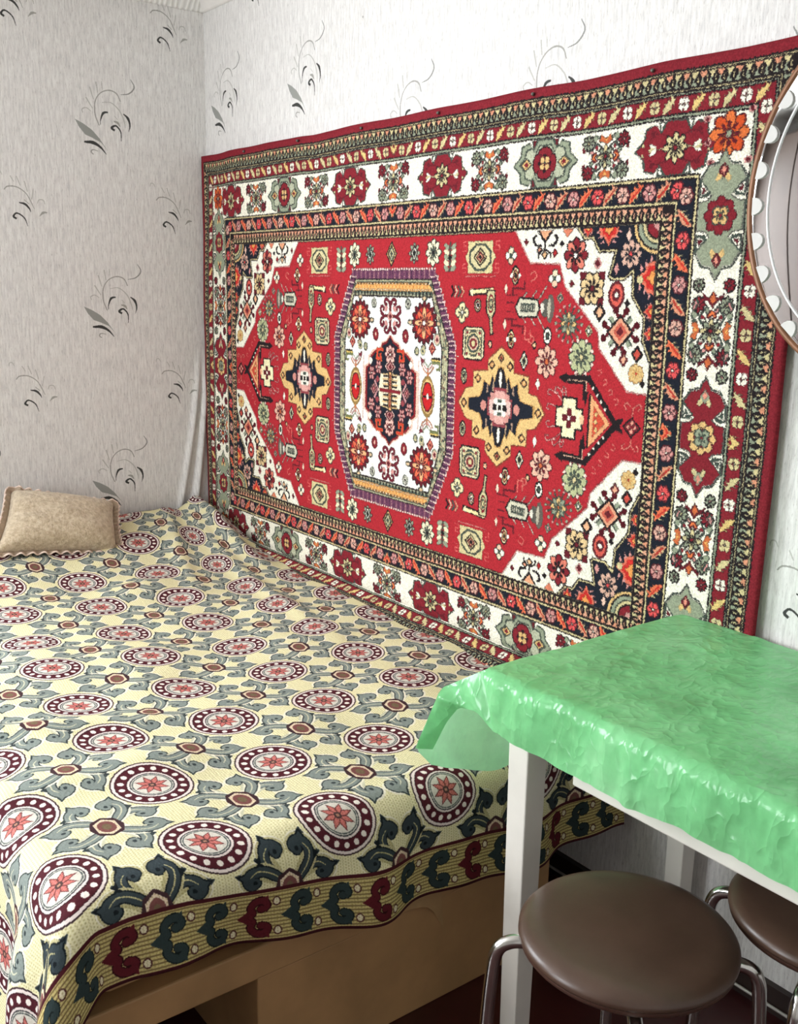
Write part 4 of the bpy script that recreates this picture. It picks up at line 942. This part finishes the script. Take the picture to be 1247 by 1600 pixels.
# ------------------------------------------------------------------ pillow
def pillow():
    root = thing('pillow', 'small beige plush cushion with frilled edge leaning on the wall', 'pillow', (0.20, -0.70, 0.53))
    k = NT('beige_plush').set(Roughness=0.95)
    nz = k.noise(70.0, None, 6, 0.7)
    k.l(k.ramp(nz, [(0.30, srgb(168, 146, 118)), (0.52, srgb(206, 187, 158)), (0.72, srgb(230, 216, 192))]), k.b.inputs['Base Color'])
    k.b.inputs['Sheen Weight'].default_value = 0.35
    k.bump(k.noise(120.0, None, 4, 0.7), 0.8, 0.006)
    W2, H2, T = 0.205, 0.152, 0.078
    a = np.linspace(-1, 1, 41)
    A, B = np.meshgrid(a, a)
    def shape(A, B, sgn):
        edge = (1-np.abs(A)**2.6)*(1-np.abs(B)**2.6)
        px = A*W2*(1-0.05*(1-np.abs(A))*0-0.055*(1-B*B)*np.abs(A)**3); py = B*H2*(1-0.06*(1-A*A)*np.abs(B)**3)
        h = T*np.clip(edge, 0, 1)**0.38*sgn*(1+0.12*vnoise(A*2+3, B*2+7, 21))
        return px, py, h
    parts = []
    X1, Y1, Z1 = shape(A, B, 1.0); X2, Y2, Z2 = shape(A, B, -0.8)
    RT, RB, LT, LB = (np.array(q) for q in ((0.118, -0.443, 0.655), (0.285, -0.500, 0.520), (0.062, -0.800, 0.738), (0.275, -0.930, 0.568)))
    nv = np.cross((RT+RB-LT-LB), (RT+LT-RB-LB)); nv /= np.linalg.norm(nv)
    if nv[2] < 0: nv = -nv
    def place(px, py, h):
        u, v = (px/W2*0.94+1)/2, (py/H2*0.92+1)/2
        P = (LB*(1-v)[..., None]+LT*v[..., None])*(1-u)[..., None]+(RB*(1-v)[..., None]+RT*v[..., None])*u[..., None]+np.asarray(h)[..., None]*nv
        return P[..., 0]-root.location.x, P[..., 1]-root.location.y, P[..., 2]-root.location.z
    bm = bmesh.new()
    for X, Y, Z, fl in ((X1, Y1, Z1, False), (X2, Y2, Z2, True)):
        x, y, z = place(X, Y, Z); h, w = x.shape
        vs = [[bm.verts.new((x[j, i], y[j, i], z[j, i])) for i in range(w)] for j in range(h)]
        for j in range(h-1):
            for i in range(w-1):
                f = [vs[j][i], vs[j][i+1], vs[j+1][i+1], vs[j+1][i]]
                bm.faces.new(f[::-1] if fl else f)
    bmesh.ops.remove_doubles(bm, verts=bm.verts, dist=0.0008)
    bmesh.ops.recalc_face_normals(bm, faces=bm.faces)
    from_bm('cover', bm, k.m, root)
    # frill: a pleated strip round the edge, and the pale scalloped cord stitched on it
    t = np.linspace(0, 4, 361)[:-1]
    def rim(t):
        out = []
        for q in t:
            s, f = int(q) % 4, q % 1*2-1
            out.append(((f, -1), (1, f), (-f, 1), (-1, -f))[s])
        o = np.array(out); px = o[:, 0]*W2*(1-0.055*(1-o[:, 1]**2)*np.abs(o[:, 0])**3); py = o[:, 1]*H2*(1-0.06*(1-o[:, 0]**2)*np.abs(o[:, 1])**3)
        return px, py, o
    px, py, o = rim(t)
    nrm = np.sign(o)*(np.abs(o) > 0.985); nl = np.hypot(nrm[:, 0], nrm[:, 1]); nrm = nrm/nl[:, None]
    per = t*22*PI
    rows = []
    for r, amp in ((-0.004, 0.0), (0.007, 0.003), (0.014, 0.005), (0.019, 0.007)):
        scal = 0.004*np.abs(np.sin(per/2)) if r > 0.012 else 0
        h = amp*np.sin(per)+r*0.45
        rows.append(np.stack(place(px+nrm[:, 0]*(r+scal), py+nrm[:, 1]*(r+scal), h), -1))
    Rr = np.array(rows)
    mf = plain('frill_cloth', (176, 156, 134), 0.85, var=0.12, scale=40)
    fr = grid_mesh('frill', Rr[..., 0], Rr[..., 1], Rr[..., 2], mf, root, wrap=True)
    so = fr.modifiers.new('thick', 'SOLIDIFY'); so.thickness = 0.002
    lip = Rr[-1]
    tube('frill_cord', lip[::1], 0.0029, plain('pale_pink_cord', (234, 212, 198), 0.8), root, seg=6, closed=True, smooth_path=False)
    return root
pillow()

# ------------------------------------------------------------------ table
M_TPAINT = plain('white_table_paint', (226, 221, 212), 0.35, var=0.05, scale=9)
TX0, TX1, TY0, TY1, TZ = 2.245, 3.16, -0.583, -0.022, 0.748
def table():
    root = thing('kitchen_table', 'white painted wooden table under a green plastic cloth', 'table', ((TX0+TX1)/2, (TY0+TY1)/2, FLOOR_Z))
    def part(n, *b, bevel=0.003): return child(box(n, *b, M_TPAINT, None, bevel), root)
    part('tabletop', TX0, TY0, 0.722, TX1, TY1, 0.744)
    for lx in (2.295, 3.055):
        for ly in (-0.570, -0.080):
            bm = bmesh.new(); add_box(bm, lx, ly, FLOOR_Z, lx+0.052, ly+0.052, 0.7215, 0.003)
            for v in bm.verts:                               # legs taper towards the floor
                f = (0.7215-v.co.z)/0.75
                v.co.x = lx+0.026+(v.co.x-lx-0.026)*(1-0.22*f); v.co.y = ly+0.026+(v.co.y-ly-0.026)*(1-0.22*f)
            child(from_bm('leg', bm, M_TPAINT, None, False), root)
    part('apron', 2.3475, -0.566, 0.634, 3.0545, -0.548, 0.7215); part('apron', 2.3475, -0.052, 0.634, 3.0545, -0.034, 0.7215)
    part('apron', 2.302, -0.5175, 0.634, 2.320, -0.0805, 0.7215); part('apron', 3.08, -0.5175, 0.634, 3.098, -0.0805, 0.7215)
    part('drawer_front', 2.462, -0.578, 0.6065, 3.02, -0.5665, 0.700)
    return root
table()

def tablecloth():
    k = NT('green_film').set(Roughness=0.20)
    co = k.coord('Object')
    n1 = k.noise(5.0, co, 5, 0.6); n2 = k.noise(26.0, co, 6, 0.65)
    c1 = k.ramp(n1, [(0.30, srgb(108, 176, 118)), (0.50, srgb(140, 224, 156)), (0.72, srgb(176, 244, 186))])
    c2 = k.ramp(n2, [(0.36, (0.86, 0.88, 0.86, 1)), (0.56, (1, 1, 1, 1)), (0.74, (1.08, 1.05, 1.06, 1))])
    col = k.mix(1.0, c1, c2, 'MULTIPLY'); k.l(col, k.b.inputs['Base Color'])
    # crinkles: crossing fine ridges pressed into the film
    def ridge(scale, stretch, det, power):
        nz = k.noise(scale, co, det, 0.5, stretch)
        a = k.n('ShaderNodeMath', _operation='SUBTRACT'); a.inputs[1].default_value = 0.5; k.l(nz, a.inputs[0])
        b = k.n('ShaderNodeMath', _operation='ABSOLUTE'); k.l(a.outputs[0], b.inputs[0])
        c = k.n('ShaderNodeMath', _operation='MULTIPLY_ADD'); c.inputs[1].default_value = -2.0; c.inputs[2].default_value = 1.0; k.l(b.outputs[0], c.inputs[0])
        d = k.n('ShaderNodeMath', _operation='POWER'); d.inputs[1].default_value = power; k.l(c.outputs[0], d.inputs[0]); return d.outputs[0]
    mm = k.n('ShaderNodeMath', _operation='MULTIPLY_ADD'); k.l(ridge(34.0, (1.0, 1.0, 0.5), 1.5, 7.0), mm.inputs[0]); mm.inputs[1].default_value = 0.62; k.l(ridge(12.0, (1.4, 0.8, 1.0), 2.5, 9.0), mm.inputs[2])
    k.bump(mm.outputs[0], 0.30, 0.0055)
    k.b.inputs['Subsurface Weight'].default_value = 0.0
    # the film lets light through from behind
    tl = k.n('ShaderNodeBsdfTranslucent'); tl.inputs['Color'].default_value = srgb(192, 255, 204)
    ms = k.n('ShaderNodeMixShader'); ms.inputs[0].default_value = 0.36
    k.l(k.b.outputs[0], ms.inputs[1]); k.l(tl.outputs[0], ms.inputs[2]); k.l(ms.outputs[0], k.t.nodes['Material Output'].inputs[0])
    bm = bmesh.new()
    def sheet(X, Y, Z):
        h, w = X.shape
        vs = [[bm.verts.new((X[j, i], Y[j, i], Z[j, i])) for i in range(w)] for j in range(h)]
        for j in range(h-1):
            for i in range(w-1): bm.faces.new((vs[j][i], vs[j][i+1], vs[j+1][i+1], vs[j+1][i]))
    # top and front overhang in one sheet: q runs from the back edge over the front edge and down
    nx, nq = 181, 131
    top_w = TY1-TY0; hang = 0.108
    U, Q = np.meshgrid(np.linspace(0, 1, nx), np.linspace(0, 1, nq))
    q = Q*(top_w+hang)
    e = np.clip(q-top_w, 0, None)
    R = 0.014; th = np.clip(e/R, 0, 1.45)
    left = TX0+0.006+np.clip(e-0.004, 0, None)*0.48            # the front flap's left end runs slanting back from the corner
    X = left+U*(TX1-left)
    Y = TY1-np.minimum(q, top_w)-R*np.sin(th)-np.clip(e-R*1.45, 0, None)*0.10
    Z = TZ-R*(1-np.cos(th))-np.clip(e-R*1.45, 0, None)*0.99
    wr = vnoise(X*9, q*9, 31, 3); wr2 = np.abs(vnoise(X*17+4, q*17, 37, 2))
    onTop = sm(0.03, -0.01, e)
    Z = Z+onTop*(0.0034*(wr+0.3)+0.0030*(0.5-wr2)*1.2+0.0034)
    Y = Y-(1-onTop)*(0.007*vnoise(X*16, q*5, 41, 3)+0.006*np.abs(vnoise(X*34, q*14, 43, 2))+0.005)
    hemj = sm(0.09, hang, e); Z = Z+hemj*0.006*vnoise(X*11, 0*X, 47, 3)
    # sharp crease where the film drags from the edge
    Y = Y-(1-onTop)*0.010*np.exp(-((X-2.60-0.10*e)/0.012)**2)*sm(0.02, 0.10, e)
    sheet(X, Y, Z)
    # left overhang: longer, its front corner pulled out into an ear
    def poly3(pts, t):
        P = np.array(pts, float); L = np.concatenate([[0], np.cumsum(np.linalg.norm(np.diff(P, axis=0), axis=1))]); L /= L[-1]
        tt = np.clip(np.stack([t-0.04, t, t+0.04]), 0, 1)               # softened corners
        return np.stack([np.interp(tt, L, P[:, q]).mean(0) for q in range(3)], -1)
    C = np.array([TX0+0.004, TY0-0.008, TZ+0.001]); E1 = np.array([2.150, -0.613, 0.684]); E2 = np.array([2.140, -0.664, 0.570])
    G1 = np.array([2.150, -0.631, 0.531]); G2 = np.array([2.150, -0.491, 0.473]); G3 = np.array([2.165, -0.40, 0.478]); G4 = np.array([2.185, TY1-0.004, 0.50])
    B0 = np.array([TX0+0.004, TY1-0.001, TZ+0.001])
    nv, nd = 71, 51
    vv, dd = np.linspace(0, 1, nv), np.linspace(0, 1, nd)
    front = poly3([C, E1, E2, G1], dd); bottom = poly3([G1, G2, G3, G4], vv); back = poly3([B0, (TX0-0.008, TY1-0.001, TZ-0.018), G4], dd); topc = poly3([C, B0], vv)
    front[0], bottom[0], bottom[-1], back[0], back[-1], front[-1], topc[0], topc[-1] = C, G1, G4, B0, G4, G1, C, B0
    Vv, D = np.meshgrid(vv, dd); a, b = Vv[..., None], D[..., None]
    F = front[:, None]*(1-a)+back[:, None]*a+topc[None]*(1-b)+bottom[None]*b-((1-a)*(1-b)*C+a*(1-b)*B0+(1-a)*b*G1+a*b*G4)
    bul = np.sin(D*PI)*np.sin(np.clip(Vv, 0, 1)*PI)
    F[..., 0] += -0.014*bul-0.010*np.sin(Vv*16)*D*sm(0.0, 0.2, Vv)-0.006*vnoise(Vv*8, D*3, 51, 2)*bul
    F[..., 2] += 0.008*vnoise(Vv*9+2, 0*Vv, 53, 2)*sm(0.8, 1.0, D)*sm(0, 0.1, Vv)
    sheet(F[..., 0], F[..., 1], F[..., 2])
    # gathered lip between the slanting end of the front flap and the ear
    H = np.array([left[-1, 0], Y[-1, 0]-0.001, Z[-1, 0]])
    m = 41
    ss = np.linspace(0, 1, m); Tt, S = np.meshgrid(np.linspace(0, 1, 25), ss, indexing='ij')
    up = poly3([C, E1, E2], ss); lo = poly3([H, (2.252, -0.613, 0.674), (2.203, -0.612, 0.664), (2.166, -0.609, 0.620), (2.150, -0.630, 0.560)], ss); up[0], lo[0], up[-1] = C, H, E2
    W = up[None]*(1-Tt[..., None])+lo[None]*Tt[..., None]
    W[..., 1] += -0.012*np.sin(Tt*PI)*np.sin(S*PI)-0.009*np.sin(S*PI*5)*np.sin(Tt*PI)*np.sin(S*PI); W[..., 2] += 0.008*np.sin(S*PI*4+1)*np.sin(Tt*PI)*np.sin(S*PI)
    sheet(W[..., 0], W[..., 1], W[..., 2])
    bmesh.ops.remove_doubles(bm, verts=bm.verts, dist=0.0005)
    o = from_bm('tablecloth', bm, k.m)
    return tag(o, 'crinkled translucent green plastic tablecloth covering the table', 'tablecloth')
tablecloth()

# ------------------------------------------------------------------ stools
M_CHROME = plain('worn_chrome', (206, 204, 200), 0.16, 1.0, var=0.06, scale=30)
k = NT('brown_vinyl').set(Roughness=0.34)
k.l(k.ramp(k.noise(9.0, None, 5), [(0.3, srgb(70, 51, 41)), (0.7, srgb(88, 66, 54))]), k.b.inputs['Base Color'])
k.bump(k.noise(160.0, None, 3), 0.12, 0.001)
M_VINYL = k.m
M_VINYLD = plain('brown_vinyl_skirt', (70, 44, 34), 0.5)
def stool(label, loc, rot):
    root = thing('round_stool', label, 'stool', loc, 'round stools tucked at the table')
    root.rotation_euler = (0, 0, rot)
    zt = 0.455-FLOOR_Z; r = 0.172
    lathe('seat', [(0.0001, zt), (0.08, zt-0.0008), (0.130, zt-0.003), (0.153, zt-0.0055), (0.165, zt-0.011), (0.1712, zt-0.018), (0.1715, zt-0.024), (0.1685, zt-0.0285), (0.1665, zt-0.0290)], M_VINYL, root, 72)
    lathe('seat_skirt', [(0.1685, zt-0.0284), (0.1690, zt-0.033), (0.1650, zt-0.038), (0.150, zt-0.039), (0.0001, zt-0.039)], M_VINYLD, root, 72)
    for k in range(4):
        a = PI/4+k*PI/2; ca, sa = math.cos(a), math.sin(a)
        pts = [(0.06, zt-0.051), (0.150, zt-0.051), (0.184, zt-0.055), (0.203, zt-0.073), (0.210, zt-0.115), (0.216, zt-0.22), (0.226, 0.012)]
        tube('leg', [(q*ca, q*sa, z) for q, z in pts], 0.0112, M_CHROME, root, 14)
        tube('rubber_foot', [(0.2255*ca, 0.2255*sa, 0.022), (0.2265*ca, 0.2265*sa, 0.0005)], 0.0135, M_VINYLD, bpy.data.objects[root.children[-1].name], 12)
    return root
stool('brown round stool with chrome legs in front of the white table leg', (2.632, -0.619, FLOOR_Z), 0.0)
stool('brown round stool partly hidden under the table beside the wall', (2.800, -0.296, FLOOR_Z), -0.52)

# ------------------------------------------------------------------ oval mirror
def mirror():
    MX, MZ, RA, RB = 2.625, 1.600, 0.272, 0.318
    root = thing('wall_mirror', 'oval wall mirror with thin brown rim hanging over the carpet edge', 'mirror', (MX, -0.055, MZ))
    k = NT('silvered_glass').set(Roughness=0.02, Metallic=1.0); k.l(k.ramp(k.noise(2.0), [(0.3, (0.84, 0.85, 0.85, 1)), (0.7, (0.88, 0.88, 0.88, 1))]), k.b.inputs['Base Color'])
    t = np.arange(96)*2*PI/96
    rr = np.array([[0.0001, -0.006], [0.6, -0.006], [0.955, -0.006], [0.985, -0.0055]])
    grid_mesh('mirror_glass', rr[:, :1]*RA*np.cos(t), np.repeat(rr[:, 1:], 96, 1), rr[:, :1]*RB*np.sin(t), k.m, root, wrap=True)
    grid_mesh('backing', np.array([[1.0], [0.99], [0.0001]])*RA*np.cos(t), np.array([[-0.004], [0.016], [0.016]])+0*t, np.array([[1.0], [0.99], [0.0001]])*RB*np.sin(t), plain('mirror_backing', (70, 52, 40), 0.7), root, wrap=True)
    tube('rim', [(RA*1.0*math.cos(q), -0.004, RB*1.0*math.sin(q)) for q in t], 0.0062, plain('brown_bronze_rim', (132, 90, 62), 0.4, 0.25), root, 12, closed=True, smooth_path=False)
    tube('engraved_line', [(RA*0.86*math.cos(q), -0.0068, RB*0.86*math.sin(q)) for q in t], 0.0022, plain('frosted_engraving', (244, 244, 244), 0.5, var=0.02), root, 6, closed=True, smooth_path=False)
    mw = plain('frosted_scallop', (214, 212, 208), 0.6, var=0.03)
    for i in range(30):
        q = (i+0.2)*2*PI/30; bm = bmesh.new()
        n = 9; c, s = math.cos(q), math.sin(q); cx, cz = RA*0.972*c, RB*0.972*s
        tx, tz = -s, c
        base = []
        for j in range(n):
            a = PI*j/(n-1); base.append((cx+tx*0.016*math.cos(a)-c*0.021*math.sin(a), cz+tz*0.016*math.cos(a)-s*0.021*math.sin(a)))
        f = [bm.verts.new((x, -0.0066, z)) for x, z in base]; g = [bm.verts.new((x, -0.0105, z)) for x, z in base]
        bm.faces.new(f); bm.faces.new(g[::-1])
        for j in range(n): bm.faces.new((f[j], g[j], g[(j+1) % n], f[(j+1) % n]))
        bmesh.ops.recalc_face_normals(bm, faces=bm.faces)
        from_bm('scallop', bm, mw, root, False)
    return root
mirror()

# ------------------------------------------------------------------ wardrobe across the room (only seen in the mirror)
def wardrobe():
    M = plain('taupe_wardrobe_veneer', (66, 51, 42), 0.5, var=0.1, scale=4); Md = plain('taupe_wardrobe_edge', (50, 40, 36), 0.5)
    root = thing('wardrobe', 'tall taupe wardrobe seen only as a reflection in the mirror', 'wardrobe', (0.50, ROOM_Y+0.25, FLOOR_Z))
    child(box('carcass', 0.02, ROOM_Y+0.005, FLOOR_Z, 0.94, ROOM_Y+0.46, 2.28, Md, None, 0.004), root)
    for i in range(2):
        x = 0.035+i*0.448
        d = child(box('door', x, ROOM_Y+0.462, 0.06, x+0.435, ROOM_Y+0.482, 2.26, M, None, 0.003), root)
        for z0, z1 in ((0.14, 0.95), (1.03, 2.18)):
            pn = box('door_panel', x+0.06, ROOM_Y+0.4825, z0, x+0.375, ROOM_Y+0.492, z1, M, None, 0.006); pn.parent = d; pn.matrix_parent_inverse = Matrix.Translation(root.location).inverted()
        hn = box('handle', x+(0.405 if i % 2 == 0 else 0.018), ROOM_Y+0.4825, 0.95, x+(0.417 if i % 2 == 0 else 0.030), ROOM_Y+0.505, 1.07, M_CHROME, None, 0.003); hn.parent = d; hn.matrix_parent_inverse = Matrix.Translation(root.location).inverted()
wardrobe()
